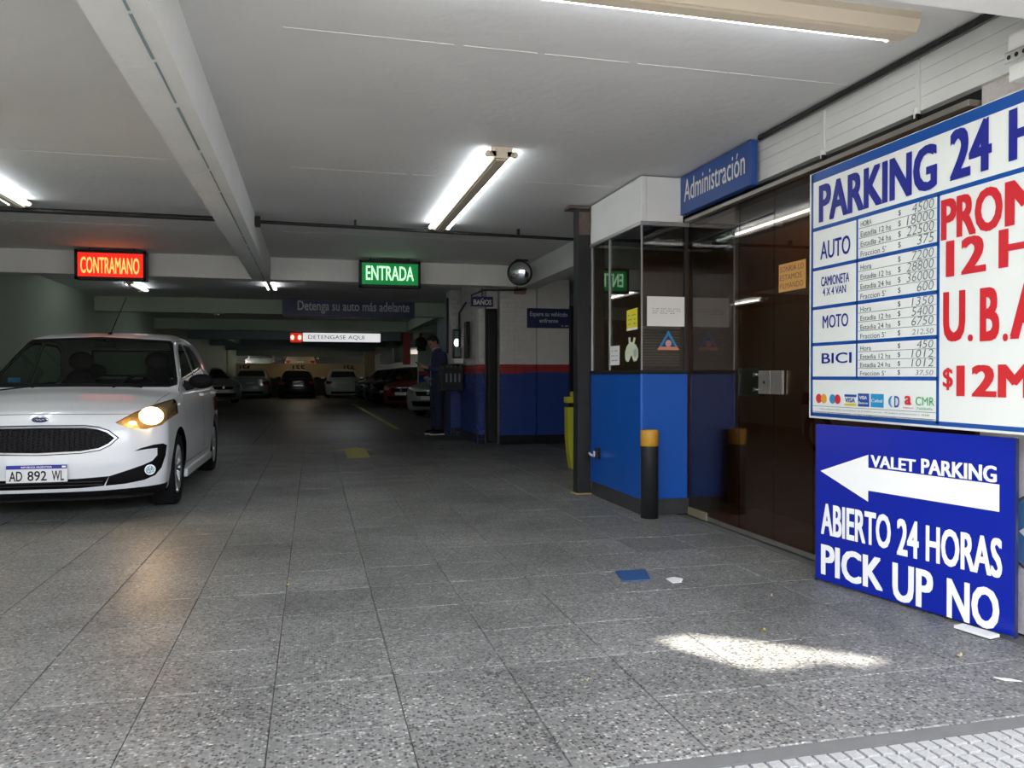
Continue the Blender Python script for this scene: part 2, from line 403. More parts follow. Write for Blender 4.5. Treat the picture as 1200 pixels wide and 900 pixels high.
# --- deep end: back deck wall, pillars
struct('wall_back', MB().box((-6, 56, 0), (8, 56.3, CZ + .6)), M['dark'])
struct('shade_sheet_below_parapet', MB().box((-4.7, 46.3, 0), (6.9, 46.5, 1.02)), M['black'])  # black sheet added so the space below the parapet looks shaded
struct('wall_right_rear', MB().box((3.05, 27.4, 1.62), (3.25, 31, CZ)).box((3.05, 24.5, 2.2), (3.25, 41, CZ)), M['green'])
struct('wall_right_deep', MB().box((3.06, 32, 1.62), (3.24, 38, CZ)), M['bluegrey'])
struct('wall_right_end', MB().box((6.9, 24, 0), (7.1, 46, CZ)), M['green'])
struct('trim_12', MB().box((2.52, 40.95, 0), (3.04, 41.5, BZ + .1)), M['creamwall'])
struct('trim_13', MB().box((-4.72, 40.95, 0), (-4.05, 41.5, BZ + .1)), M['creamwall'])
par = struct('wall_parapet', MB().box((-4.6, 46, 1.02), (3.4, 46.2, 1.80)), M['creamwall'])
struct('trim_14', MB().box((-4.6, 46, 2.2), (3.4, 46.3, CZ)), M['bluegrey'])
struct('upper_deck', MB().box((-6, 46.2, .95), (6.9, 56, 1.05)), M['concrete'])
for body, x0, x1, m in (('154', 281, 293, 'black'), ('155', 343, 357, 'black'), ('156', 403, 415, 'black')):
    p = at(x0, 435, Y=45.99); q = at(x1, 428, Y=45.99)
    lettering(par, body, p, XA, UP, q.x - p.x, q.z - p.z, M[m], .04)

# --- the transverse wall with red band and white bricks over blue
TY = 12.25
def bands(mb_fn, name, parent, **k):
    for (z0, z1, m, nm) in ((.14, 1.145, 'bblue', 'blue_dado'), (1.145, 1.27, 'bred', 'red_band'), (1.27, CZ, 'bwhite', 'white_field'), (0, .14, 'black', 'skirting')):
        struct(nm, mb_fn(z0, z1), M[m], parent)
xl = at(585, 480, Y=TY).x; xm = at(613, 480, Y=TY).x; xj = at(629, 480, Y=TY).x; xr = at(667, 480, Y=TY).x
wr = struct('wall_right_inner', MB().box((xl + .03, TY + .06, 0), (xr, TY + .28, CZ)), M['dark'])
bands(lambda a, b: MB().box((xm, TY + .01, a), (xj - .006, TY + .07, b)), 'x', wr)
bands(lambda a, b: MB().box((xj + .006, TY, a), (xr, TY + .07, b)), 'x', wr)
# brick pier (each brick a part)
bme = {}
def brick_row(parent, x0, x1, y0, y1, lens, along='x'):
    z = 0; k = 0; H = .0745
    while z < CZ - .03:
        zc = z + H / 2
        m = 'black' if z < .1 else 'bblue' if zc < 1.145 else 'bred' if zc < 1.27 else 'bwhite'
        p = x0 if along == 'x' else y0; e = x1 if along == 'x' else y1; first = True
        while p < e - .02:
            l = lens * (.5 if (first and k % 2) else 1); first = False
            q = min(p + l, e); 
            if e - q < .04: q = e
            key = (round(q - p, 3), m, along)
            if key not in bme:
                hl = (q - p) / 2 - .005; hd = (y1 - y0) / 2 if along == 'x' else (x1 - x0) / 2
                bme[key] = MB().bev((-hl, -hd, -H / 2 + .005), (hl, hd, H / 2 - .005), .006).mesh('brick', M[m]) if along == 'x' else MB().bev((-hd, -hl, -H / 2 + .005), (hd, hl, H / 2 - .005), .006).mesh('brick', M[m])
            j = rnd.uniform(-.003, .003)
            c = ((p + q) / 2, (y0 + y1) / 2 + j, zc) if along == 'x' else ((x0 + x1) / 2 + j, (p + q) / 2, zc)
            link('brick', bme[key], parent, c); p = q
        z += H; k += 1
pier = struct('trim_15', MB().box((xl + .02, TY + .02, 0), (xm, TY + .3, CZ)), M['bwhite'])
bands(lambda a, b: MB().box((xl + .01, TY - .025, a), (xm - .002, TY + .02, b)), 'x', pier)
brick_row(pier, xl, xm, TY - .035, TY + .03, .245)
# inner longitudinal brick wall beside the toilets' door
wx = 2.56
iw = struct('wall_toilets', MB().box((wx + .05, 12.62, 0), (wx + .25, 13.9, CZ)), M['bwhite'])
def bandx(z0, z1, m, nm): struct(nm, MB().box((wx + .02, 12.6, z0), (wx + .06, 13.92, z1)), M[m], iw)
bandx(0, 1.145, 'bblue', 'blue_dado'); struct('dado_face', MB().box((wx - .004, 12.56, 0), (wx + .02, 13.89, 1.145)), M['bblue'], iw); struct('white_face', MB().box((wx - .004, 12.56, 1.27), (wx + .02, 13.89, CZ)), M['bwhite'], iw); bandx(1.145, 1.27, 'bred', 'red_band')
brick_row(iw, wx - .01, wx + .04, 12.55, 13.9, .33, 'y')
# front end of that wall: a narrow brick pier facing the entrance
pe = struct('trim_16', MB().box((wx, 12.50, 0), (wx + .11, 12.60, 1.145)), M['bblue'])
struct('white_field', MB().box((wx, 12.50, 1.27), (wx + .11, 12.60, CZ)), M['bwhite'], pe)
struct('dado_face', MB().box((wx + .002, 12.455, 0), (wx + .108, 12.50, 1.145)), M['bblue'], pe)
struct('white_face', MB().box((wx + .002, 12.455, 1.27), (wx + .108, 12.50, CZ)), M['bwhite'], pe)
struct('red_band', MB().box((wx, 12.50, 1.145), (wx + .11, 12.60, 1.27)), M['bred'], pe)
brick_row(pe, wx - .005, wx + .115, 12.44, 12.50, .125)
# black toilet door, standing between the piers
dr = struct('door_1', MB().box((wx + .125, 12.36, .02), (xl - .01, 12.44, 2.16)), M['black'])
struct('door_leaf', MB().bev((wx + .15, 12.33, .05), (xl - .035, 12.37, 2.10), .01), M['blackmetal'], dr)
struct('white_field', MB().box((wx + .12, 12.36, 2.16), (xl, 12.48, CZ)), M['bwhite'], dr)
# second pier further in with frames
p2 = struct('trim_17', MB().box((2.42, 14.3, 1.27), (2.62, 14.7, CZ)), M['bwhite'])
struct('blue_dado', MB().box((2.422, 14.25, 0), (2.618, 14.7, 1.27)), M['bblue'], p2)
brick_row(p2, 2.42, 2.62, 14.24, 14.30, .12)
for q in list(p2.children):
    pass
# dark recess behind the man's back
rw_ = struct('wall_recess', MB().box((2.75, 14.7, 0), (2.95, 18.0, 1.60)), M['black'])
struct('grey_panel', MB().box((2.75, 14.9, 1.6), (2.95, 18.0, CZ)), M['bluegrey'], rw_)
# wall with blue dado behind the silver car
w3 = struct('wall_bay', MB().box((3.12, 24.2, 0), (4.9, 24.45, CZ)), M['green'])
struct('blue_dado', MB().box((3.12, 24.17, 0), (4.9, 24.2, 1.12)), M['bblue'], w3)
struct('red_band', MB().box((3.12, 24.165, 1.12), (4.9, 24.2, 1.24)), M['bred'], w3)
a_ = at(473.5, 388, Y=25.2); b_ = at(481, 427, Y=25.2)
rp = MB().box((a_.x, 25.2, b_.z), (b_.x, 25.6, CZ))
solo('hanging_panel', rp, M['redpanel'], 'dark red upright panel hanging beside the white wall above the parked red car', 'panel')

# --- opposite side of the street (off camera, shades the sidewalk)
ob = struct('wall_across', MB().box((-30, -14, -.2), (30, -13, 5.0)), M['plaster'])
# unseen slabs added over the sidewalk, their gap cut to shape the sun patch
SZ = 3.2
def shade(px, py):
    p = at(px, py, Z=0); t = SZ / SUN.z; return (p.x + SUN.x * t, p.y + SUN.y * t)
lowe = [shade(*q) for q in ((775, 752), (810, 766), (850, 776), (890, 788), (920, 792), (957, 789), (975, 784), (1015, 785), (1040, 789), (1050, 784), (1072, 779))]
upe = [shade(*q) for q in ((775, 751), (805, 745), (850, 748), (910, 756), (1072, 778))]
struct('sun_mask_front', MB().prism([(-6, -.35), (8, -.35), (8, lowe[-1][1]), (lowe[-1][0], lowe[-1][1])] + lowe[::-1][1:] + [(-6, lowe[0][1])], XA, YA, (0, 0, SZ), (0, 0, .12)), M['plaster'])
struct('sun_mask_rear', MB().prism([(-6, 1.87), (-6, upe[0][1])] + upe + [(8, upe[-1][1]), (8, 1.87)], XA, YA, (0, 0, SZ + .0), (0, 0, .12)), M['plaster'])

# ================================================================== LIGHT FITTINGS
def tube_fixture(label, c, L, ang, w_=.12, two=True, group=None, side=1, zz=CZ):
    r = thing('fluorescent_fixture', label, 'ceiling light', c, group)
    d = Vector((math.cos(ang), math.sin(ang), 0)); n = Vector((-d.y, d.x, 0)); c = Vector(c)
    h = MB()
    prof = [(-w_ * .5, 0), (w_ * .5, 0), (w_ * .5, -.03), (w_ * .32, -.075), (-w_ * .32, -.075), (-w_ * .5, -.03)]
    h.prism(prof, n, UP, c - d * L / 2, d * L); part('housing', h, M['cream'], r)
    cv = MB(); cv.obox(c - UP * .079, d, L / 2 - .03, n, w_ * .22, UP, .005); part('cover_strip', cv, M['cream'], r)
    for s in ((-1, 1) if two else (side,)):
        o = n * (w_ * .5 + .018) * s - UP * .045
        t = MB().cyl(c + o - d * (L / 2 - .03), c + o + d * (L / 2 - .03), .013, n=12); part('tube', t, M['warmtube' if label.startswith('warm') else 'tube'], r)
        for e in (-1, 1):
            k = MB().cyl(c + o + d * e * (L / 2 - .035), c + o + d * e * (L / 2 - .0), .02, n=12); k.obox(c + n * (w_ * .4) * s + d * e * (L / 2 - .015) - UP * .045, d, .015, n, w_ * .14, UP, .016)
            part('tube_socket', k, M['cream'], r)
    return r
HP = math.pi / 2
tube_fixture('cream twin-tube ceiling fixture pointing into the garage before the black pipe', (1.25, 6.67, CZ), 2.8, HP, .15)
f2 = tube_fixture('cream ceiling fixture lying crosswise at the top, nearest the street, with one lit tube', (1.27, 2.96, CZ), 2.52, 0, .15, two=False, side=1)
tube_fixture('bright tube fixture at the left edge of the ceiling above the white car', (-2.50, 6.52, CZ), 2.65, HP, .12)
for lab, x, y in (('small lit tube under the ceiling behind the end of the long beam', 317, 13.8), ('lit tube hanging on the left just past the second cross beam', 252, 19.6),
                  ('lit tube below the right end of the long navy banner', 408, 20.0)):
    X = at(x, 340, Y=y).x; tube_fixture(lab, (X, y, CZ), 1.3, HP, .09)
tube_fixture('lit tube in the bay above the left green wall', (-2.9, 14.6, CZ), 1.2, HP, .09)
tube_fixture('tube in the ceiling bay above the parked cars', (1.0, 25.8, CZ), 1.2, 0, .09)
tube_fixture('tube in the ceiling bay over the deep lane', (-.6, 37.3, CZ), 1.2, 0, .09)
tube_fixture('warm tube lighting the parapet behind the dark car', (-.6, 43.6, CZ), 1.2, 0, .09)

# ================================================================== PIPES
solo('black_conduit', MB().tube([(-4.1, 7.92, 2.56), (-.79, 7.92, 2.56)], .024).box((-.82, 7.88, 2.52), (-.776, 7.96, 2.60)), M['blackmetal'],
     'black conduit crossing the ceiling left of the long white beam', 'pipe')
pc = MB().tube([(-.52, 8.0, 2.565), (2.86, 8.2, 2.565)], .017).box((-.54, 7.95, 2.52), (-.49, 8.05, 2.61))
for x in (.4, 1.3, 2.1): pc.box((x, 8.04 + x * .05 - .015, 2.56), (x + .02, 8.08 + x * .05, CZ - .002))
solo('thin_conduit', pc, M['blackmetal'], 'thin black conduit from the long beam towards the booth', 'pipe')
solo('corner_conduit', MB().tube([(2.80, 2.5, CZ - .02), (2.80, 4.6, CZ - .02)], .016),
     M['blackmetal'], 'black cable run in the corner between ceiling and white plank fascia', 'pipe')
solo('wall_conduit', MB().tube([(2.86, 10.6, 2.28), (2.72, 10.75, 2.285), (2.3, 10.8, 2.28), (2.12, 10.83, 2.2)], .014), M['blackmetal'], 'black cable looping left from under the round mirror', 'cable')
solo('pier_conduit', MB().tube([(2.36, 14.22, 1.5), (2.36, 14.22, 2.5)], .02).tube([(2.50, 13.8, 1.6), (2.50, 13.8, 2.2), (2.50, 13.2, 2.32)], .018), M['blackmetal'], 'black pipes climbing the narrow white brick pier left of the toilet sign', 'pipe')

# ================================================================== HANGING SIGNS
def lightbox(name, label, x0, y0, x1, y1, Y, case, face, ink, body, tb, depth=.14, rim=.035):
    a = at(x0, y1, Y=Y); b = at(x1, y0, Y=Y)
    r = thing(name, label, 'sign', ((a.x + b.x) / 2, Y, a.z))
    c = MB(); c.bev((a.x, Y, a.z), (b.x, Y + depth, b.z), .006); part('case', c, case, r)
    fr = MB()
    fr.box((a.x + rim, Y - .004, a.z + rim), (b.x - rim, Y - .0005, b.z - rim)); part('lit_face', fr, face, r)
    fm = MB(); g = .014
    for (p, q) in (((a.x, a.z), (b.x, a.z + rim)), ((a.x, b.z - rim), (b.x, b.z)), ((a.x, a.z), (a.x + rim, b.z)), ((b.x - rim, a.z), (b.x, b.z))):
        fm.bev((p[0], Y - g, p[1]), (q[0], Y - .0003, q[1]), .003)
    part('bezel', fm, case, r)
    ta = at(tb[0], tb[3], Y=Y); tb_ = at(tb[2], tb[1], Y=Y)
    lettering(r, body, (ta.x, Y - .006, ta.z), XA, UP, tb_.x - ta.x, tb_.z - ta.z, ink, .03)
    h = MB()
    for x in (a.x + .15, b.x - .15): h.cyl((x, Y + .05, b.z - .01), (x, Y + .05, CZ), .006)
    part('hanger', h, M['blackmetal'], r)
    return r
red_face = emitter('red_lit_face', (1, .02, .01), .42); red_ink = emitter('amber_lit_letters', (1, .50, .12), .62)
grn_face = emitter('green_lit_face', (.0, .22, .045), .3); grn_ink = emitter('pale_green_letters', (.62, 1, .68), .45)
lightbox('wrong_way_sign', 'black boxed sign glowing red with amber letters CONTRAMANO', 88, 295, 172, 327, 10.55, M['black'], red_face, red_ink, 'CONTRAMANO', (95, 303, 164, 320))
lightbox('entrance_sign', 'black boxed sign glowing green with white letters ENTRADA', 421, 307, 493, 336, 10.55, M['black'], grn_face, grn_ink, 'ENTRADA', (429, 313, 485, 328))
def plate(name, label, x0, y0, x1, y1, Y, m, lines, depth=.03, cat='sign', hang=False):
    a = at(x0, y1, Y=Y); b = at(x1, y0, Y=Y)
    r = thing(name, label, cat, ((a.x + b.x) / 2, Y, a.z))
    part('board', MB().bev((a.x, Y, a.z), (b.x, Y + depth, b.z), .004), m, r)
    for body, tx0, ty0, tx1, ty1, ink, bd_ in lines:
        ta = at(tx0, ty1, Y=Y); tb_ = at(tx1, ty0, Y=Y)
        lettering(r, body, (ta.x, Y - .002, ta.z), XA, UP, tb_.x - ta.x, tb_.z - ta.z, ink, bd_)
    return r
dim = mat('dim_lettering', (.55, .57, .62), .5)
bn = plate('drive_on_banner', 'long navy banner on the second cross beam reading Detenga su auto mas adelante', 331, 351, 486, 370.5, 16.80, M['navy'], [('Detenga su auto más adelante', 349, 355, 480, 367, dim, .01)])
plate('wait_sign', 'navy sign on the white panel wall reading Espere su vehiculo enfrente', 618, 362, 668, 384, TY - .03, M['navy'],
      [('Espere su vehículo', 621, 366, 665, 372, dim, .01), ('enfrente', 632, 373.5, 654, 378, dim, .01), ('- --', 658, 381.5, 666, 382.5, dim, 0)])
plate('toilet_sign', 'small navy sign over the narrow black door reading BAÑOS', 552, 348, 578, 359, 12.2, M['navy'], [('BAÑOS', 555, 350, 576, 357, M['white_ink'], .03)])
struct_ = MB().cyl((at(565, 347, Y=12.22).x, 12.22, at(565, 348, Y=12.22).z), (at(565, 347, Y=12.22).x, 12.22, CZ), .008)
part('hanger', struct_, M['blackmetal'], bpy.data.objects['toilet_sign'])
# stop-here light box with a red lamp
Y = 23.3; a = at(355, 400, Y=Y); b = at(446, 391, Y=Y)
r = thing('stop_light_box', 'long white glowing light box with red lamp at its left end, far down the lane', 'sign', ((a.x + b.x) / 2, Y, a.z))
part('lit_face', MB().bev((a.x, Y, a.z), (b.x, Y + .12, b.z), .02), emitter('white_lit_face', (.9, .9, .93), .36), r)
lettering(r, 'DETENGASE AQUI', (a.x + .15, Y - .004, a.z + .05), XA, UP, (b.x - a.x) * .72, (b.z - a.z) * .55, mat('grey_letters', (.10, .08, .10), .5), .0)
c1 = at(340, 401, Y=Y); c2 = at(354, 390, Y=Y)
part('lamp_housing', MB().bev((c1.x, Y - .02, c1.z), (c2.x, Y + .14, c2.z), .05), emitter('red_lamp', (1, .05, .02), .2), r)
part('bulb', MB().ell(((c1.x * .8 + c2.x * .2), Y - .03, (c1.z + c2.z) / 2), (.05, .03, .07)).ell(((c1.x * .2 + c2.x * .8), Y - .03, (c1.z + c2.z) / 2), (.05, .03, .07)), emitter('red_lamp_core', (1, .6, .45), .9), r)
part('hanger', MB().cyl((a.x + .2, Y + .06, b.z - .01), (a.x + .2, Y + .06, CZ), .01).cyl((b.x - .2, Y + .06, b.z - .01), (b.x - .2, Y + .06, CZ), .01), M['blackmetal'], r)

# convex mirror
mc = at(609, 320, Y=10.2)
r = thing('convex_mirror', 'round convex traffic mirror hanging from the ceiling beside the fascia corner', 'mirror', (mc.x, mc.y, mc.z))
fac = (Vector((0, 0, EYE)) - mc).normalized(); fac = (fac + Vector((-.25, 0, -.1))).normalized(); q = fac.to_track_quat('Z', 'Y').to_matrix()
def disc(prof, R=q):
    mb = MB(); mb.lathe(prof, n=40); mb.v = [tuple(mc + R @ Vector(v)) for v in mb.v]; return mb
part('mirror_face', disc([(.0001, .055), (.04, .053), (.08, .045), (.12, .030), (.145, .012), (.155, 0)]), mat('mirror_surface', (.8, .82, .85), .03, 1., var=.01), r)
part('rim', disc([(.150, .006), (.158, .014), (.168, .010), (.170, -.005), (.160, -.02), (.10, -.035), (.0001, -.04)]), M['black'], r)
part('bracket', MB().tube([mc - fac * .04, mc - fac * .1 + UP * .12, (mc.x + .05, mc.y + .1, CZ)], .014).box((mc.x - .03, mc.y + .04, CZ - .02), (mc.x + .13, mc.y + .16, CZ)), M['blackmetal'], r)
a = at(603, 344, Y=10.82); b = at(616, 338, Y=10.82)
solo('junction_box', MB().bev((a.x, 10.80, a.z), (b.x, 10.86, b.z), .006).cyl((a.x + .04, 10.83, b.z), (a.x + .04, 10.83, b.z + .03), .01), mat('rusty_brown', (.19, .08, .05), .6), 'small reddish brown box below the round mirror', 'box')

# ================================================================== BOOTH
BX, BY0, BY1 = 2.46, 5.71, 6.86; CT = 1.13; GT = 2.25
r = thing('admin_booth', 'blue panelled attendant booth with dark windows and white fascia', 'booth', (BX + .2, BY0 + .4, 0))
part('plinth', MB().bev((BX + .012, BY0 + .012, 0), (WX + .2, BY1, .125), .004), mat('dark_granite', (.035, .036, .037), .4, var=.5, scale=60, world=True), r)
part('side_panel', MB().bev((BX, BY0 + .0, .125), (BX + .03, BY1, CT - .03), .003), M['blue'], r)
part('front_panel', MB().bev((BX + .031, BY0, .125), (WX - .01, BY0 + .03, CT - .03), .003), M['blue'], r)
part('corner_trim', MB().bev((BX - .004, BY0 - .004, .125), (BX + .012, BY0 + .012, CT - .03), .002), mat('blue_trim', (.02, .14, .55), .3), r)
part('sill', MB().bev((BX - .012, BY0 - .012, CT - .03), (BX + .035, BY1, CT), .004).bev((BX + .035, BY0 - .012, CT - .03), (WX - .01, BY0 + .035, CT), .004), M['black'], r)
yj = at(713.5, 350, X=BX).y
part('window_pane', MB().box((BX + .008, BY0 + .012, CT), (BX + .014, yj - .008, GT)), M['g_booth'], r)
part('window_pane', MB().box((BX + .008, yj + .008, CT), (BX + .014, BY1 - .02, GT)), M['g_booth'], r)
part('window_pane', MB().box((BX + .014, BY0 + .006, CT), (WX - .03, BY0 + .012, GT)), M['g_booth'], r)
for fa_, fb_ in (((BX, yj - .008, CT), (BX + .02, yj + .008, GT)), ((BX, BY1 - .02, CT), (BX + .02, BY1, GT)), ((BX - .001, BY0 - .001, CT), (BX + .010, BY0 + .010, GT))): part('window_frame', MB().box(fa_, fb_), M['alu'], r)
part('corner_post', MB().bev((WX - .035, BY0 - .005, CT - .02), (WX - .005, BY0 + .03, GT), .003), M['blackmetal'], r)
part('top_rail', MB().bev((BX - .012, BY0 - .012, GT), (BX + .05, BY1, GT + .03), .003).bev((BX + .05, BY0 - .012, GT), (WX, BY0 + .05, GT + .03), .003), M['alu'], r)
part('fascia', MB().bev((BX, BY0, GT + .03), (BX + .04, BY1 + .0, CZ - .012), .003).bev((BX + .041, BY0, GT + .03), (WX - .05, BY0 + .04, CZ - .012), .003), M['white'], r)
part('roof_panel', MB().box((BX + .04, BY0 + .04, GT + .03), (WX + 1.6, BY1, GT + .05)), M['dark'], r)
part('back_panel', MB().box((BX + .03, BY1 - .03, 0), (WX + 1.6, BY1, GT)), M['brown'], r)
part('counter', MB().box((BX + .03, BY0 + .04, CT - .05), (BX + .38, BY1 - .04, CT - .02)), M['brown'], r)
# venetian blind inside
z = 1.17; bl = thing('venetian_blind', 'brown venetian blind behind the glass beside the triangle sticker', 'blind', (2.93, 5.80, 1.15))
for k in range(13):
    s = MB(); s.obox((2.655, 5.80, z + k * .022), XA, .17, Vector((0, .8, .6)), .010, Vector((0, -.6, .8)), .0008); part('slat', s, M['blind'], bl)
part('head_rail', MB().box((2.485, 5.785, 1.455), (2.825, 5.815, 1.475)), M['blind'], bl)
# papers and stickers on the panes
def sticker(name, label, cat, P0, N, x0, y0, x1, y1, m, polys=None, th=.0015):
    P0 = Vector(P0) + N * .0015; a = hit(x0, y0, P0, N); b = hit(x0, y1, P0, N); c = hit(x1, (y0 + y1) / 2, P0, N)
    ax = Vector((c.x - a.x, c.y - a.y, 0)); w_ = ax.length; ax.normalize(); h_ = a.z - b.z
    r = thing(name, label, cat, (b.x, b.y, b.z))
    poly = polys or [(0, 0), (1, 0), (1, 1), (0, 1)]
    mb = MB().prism([(p[0] * w_, p[1] * h_) for p in poly], ax, UP, (a.x, a.y, b.z), N * th); part('sheet', mb, m, r)
    return r, Vector((a.x, a.y, b.z)) + N * th, ax, w_, h_
NX = Vector((-1, 0, 0)); NYm = Vector((0, -1, 0))
PS = (BX + .008, 6, 0); PF = (2.6, BY0 + .006, 0)
r, o, ax, w_, h_ = sticker('white_notice', 'white printed notice taped inside the front booth window above the triangle', 'paper', PF, NYm, 758, 347, 802, 382, M['paper'])
for k, (l, bd_) in enumerate((('- -- --- -- ----', 0), ('--- -- ---- --', 0), ('-- --- --', 0))):
    lettering(r, l, o + ax * w_ * .14 + UP * h_ * (.58 - .075 * k), ax, UP, w_ * (.74 - .15 * (k == 2)), h_ * .018, M['pen'], bd_)
r, o, ax, w_, h_ = sticker('triangle_sticker', 'triangular blue and orange warning sticker on the front booth window', 'sticker', PF, NYm, 770, 387, 796, 410, mat('sticker_blue', (.02, .20, .38), .4), [(0, 0), (1, 0), (.5, 1)])
part('border', MB().prism([(0, 0), (w_, 0), (w_ * .9, h_ * .16), (w_ * .1, h_ * .16)], ax, UP, o, NYm * .001), mat('sticker_orange', (.6, .22, .12), .5), r)
part('inner_triangle', MB().prism([(w_ * .2, h_ * .17), (w_ * .8, h_ * .17), (w_ * .5, h_ * .74)], ax, UP, o, NYm * .001), M['navy'], r)
part('emblem', MB().cyl(o + ax * w_ * .5 + UP * h_ * .34 + NYm * .001, o + ax * w_ * .5 + UP * h_ * .34 + NYm * .002, w_ * .14, n=24), mat('sticker_pink', (.55, .25, .22), .5), r)
r, o, ax, w_, h_ = sticker('yellow_notice', 'yellow printed card on the side window of the booth', 'paper', PS, NX, 734.5, 363, 747, 388, M['yellowpaper'], [(0, .0), (1, .02), (1, 1), (0, .95)])
for k in range(3): lettering(r, ('- --', '-- -', '- -')[k], o + ax * w_ * .15 + UP * h_ * (.68 - .2 * k), ax, UP, w_ * .7, h_ * .04, M['pen'], 0)
part('white_foot', MB().prism([(0, 0), (w_, h_ * .02), (w_, h_ * .13), (0, h_ * .1)], ax, UP, o, NX * .001), M['paper'], r)
r, o, ax, w_, h_ = sticker('white_card', 'small white card low in the side window, left of the cut-out sticker', 'paper', PS, NX, 715, 406, 726, 428, M['paper'])
for k in range(3): lettering(r, ('- --', '-- -', '--')[k], o + ax * w_ * .2 + UP * h_ * (.72 - .25 * k), ax, UP, w_ * .6, h_ * .04, M['pen'], 0)
shp = [(.28, .0), (.48, .25), (.52, .25), (.66, .0), (.88, .02), (1, .2), (.98, .48), (.82, .68), (.70, .72), (.74, .80), (.80, .96), (.66, .98), (.60, .80), (.52, .78), (.42, .82), (.42, 1.0), (.27, 1.0), (.30, .75), (.12, .62), (0, .38), (.02, .12), (.12, .01)]
r, o, ax, w_, h_ = sticker('cutout_sticker', 'pale green cut-out sticker low in the side window of the booth', 'sticker', PS, NX, 732.5, 396, 748, 424, mat('pale_green', (.60, .66, .48), .6), shp)
part('badge', MB().cyl(o + ax * w_ * .78 + UP * h_ * .34, o + ax * w_ * .78 + UP * h_ * .34 + NX * .001, w_ * .13, n=16), mat('grey_print', (.35, .40, .38), .6), r)
# socket on the side panel
p = at(702, 531, X=BX)
r = thing('wall_socket', 'small black power socket low on the blue side panel', 'socket', (p.x, p.y, p.z - .04))
part('socket_box', MB().bev((BX - .035, p.y - .035, p.z - .05), (BX, p.y + .02, p.z + .05), .006), M['black'], r)
part('plug', MB().bev((BX - .055, p.y - .015, p.z - .03), (BX - .035, p.y + .01, p.z + .02), .005), M['chrome'], r)
part('white_lead', MB().tube([(BX - .045, p.y, p.z - .025), (BX - .05, p.y + .08, p.z - .02), (BX - .03, p.y + .17, p.z - .015)], .01), M['paper'], r)

# steel post left of the booth
r = thing('steel_post', 'dark steel post standing from floor to ceiling left of the booth', 'post', (2.405, 6.94, 0))
part('column', MB().bev((2.345, 6.88, .01), (2.465, 7.0, CZ - .0), .004), M['blackmetal'], r)
part('flange', MB().bev((2.341, 6.874, .01), (2.355, 7.006, CZ - .03), .002), M['blackmetal'], r)
part('cap_plate', MB().bev((2.26, 6.872, CZ - .03), (2.48, 7.04, CZ - .002), .003).bev((2.35, 6.872, CZ - .27), (2.46, 6.88, CZ - .06), .003), mat('rusty_plate', (.11, .085, .075), .8, var=.6, scale=25, bump=.4), r)
part('base_plate', MB().bev((2.32, 6.87, 0), (2.49, 7.03, .012), .003), mat('rusty_yellow', (.36, .24, .08), .8, var=.3, scale=30), r)
# yellow guard beyond the post
r = thing('yellow_guard', 'yellow plastic barrier guard half hidden behind the steel post', 'barrier', (2.95, 8.85, 0))
gp = [(0, .0), (.10, .0), (.16, .12), (.16, .72), (-.05, .72), (-.045, .35), (-.03, .2)]
part('body', MB().prism([(p[0], p[1]) for p in gp], XA, UP, (2.92, 8.8, .0), (0, .12, 0)), M['lemon'], r)
part('cap', MB().bev((2.86, 8.8, .77), (3.08, 8.92, .84), .01).bev((2.93, 8.82, .84), (3.06, 8.9, .90), .008), M['lemon'], r)
part('neck', MB().bev((2.885, 8.81, .72), (3.07, 8.91, .77), .004), M['black'], r)
# dark side door beyond the panel wall
xd = at(668.5, 420, Y=TY).x
d2 = struct('door_2', MB().box((xd, TY - .02, 0), (xd + .62, TY + .03, 2.22)), M['black'])
struct('door_edge', MB().box((xd - .012, TY - .03, 0), (xd, TY + .03, 2.22)), M['blackmetal'], d2)

# bollard
bc = (2.49, 5.62); 
r = thing('bollard', 'black bollard with a worn yellow top standing before the booth corner', 'bollard', (*bc, 0))
part('column', MB().lathe([(.0001, 0), (.067, 0), (.067, .55)], (*bc, 0)), M['blackmetal'], r)
part('yellow_band', MB().lathe([(.067, .55), (.0685, .552), (.0685, .66), (.063, .672), (.0001, .674)], (*bc, 0)), M['yellow'], r)

# ================================================================== DOOR WALL (smoked glass), header, planks
DT = 2.28
xs = [815.5, 866, 906.5, 953]; ys = [at(x, 440, X=WX).y for x in xs]; ys[0] = BY0 - .012; ys.append(2.93)
g = thing('glass_front', 'wall of smoked glass panels between the booth and the price board', 'glass wall', (WX, 4.8, 0))
for k in range(4):
    a, b = ys[k] - .003, ys[k + 1] + .003
    part('glass_panel', MB().box((WX, b, .03), (WX + .01, a, DT)), M['g_door'], g)
part('floor_channel', MB().box((WX - .006, 2.93, 0), (WX + .03, BY0, .03)), M['steel'], g)
part('transom', MB().box((WX - .004, ys[2], 2.0 + .12), (WX + .0, BY0, 2.128)), M['blackmetal'], g)
part('head_rail', MB().bev((WX - .04, 2.93, DT), (WX + .03, BY0, DT + .03), .004), M['steel'], g)
zz = at(905, 448, X=WX).z
for (x0, x1, m, nm) in ((868, 893, 'g_clear', 'glass_plate'), (892, 906, 'steel', 'lock_plate'), (907, 920, 'steel', 'strike_plate')):
    A = at(x0, 448, X=WX).y; B = at(x1, 448, X=WX).y; hh = .095 if nm == 'glass_plate' else .075
    part(nm, MB().bev((WX - .022, B, zz - hh), (WX - .004, A, zz + hh), .003), M[m], g)
for dz in (-.05, .05):
    p = at(889, 448, X=WX); part('bolt', MB().cyl((WX - .035, p.y, zz + dz), (WX, p.y, zz + dz), .014), M['chrome'], g)
p = at(899, 449, X=WX); part('keyhole', MB().cyl((WX - .026, p.y, zz), (WX - .02, p.y, zz), .01), M['black'], g)
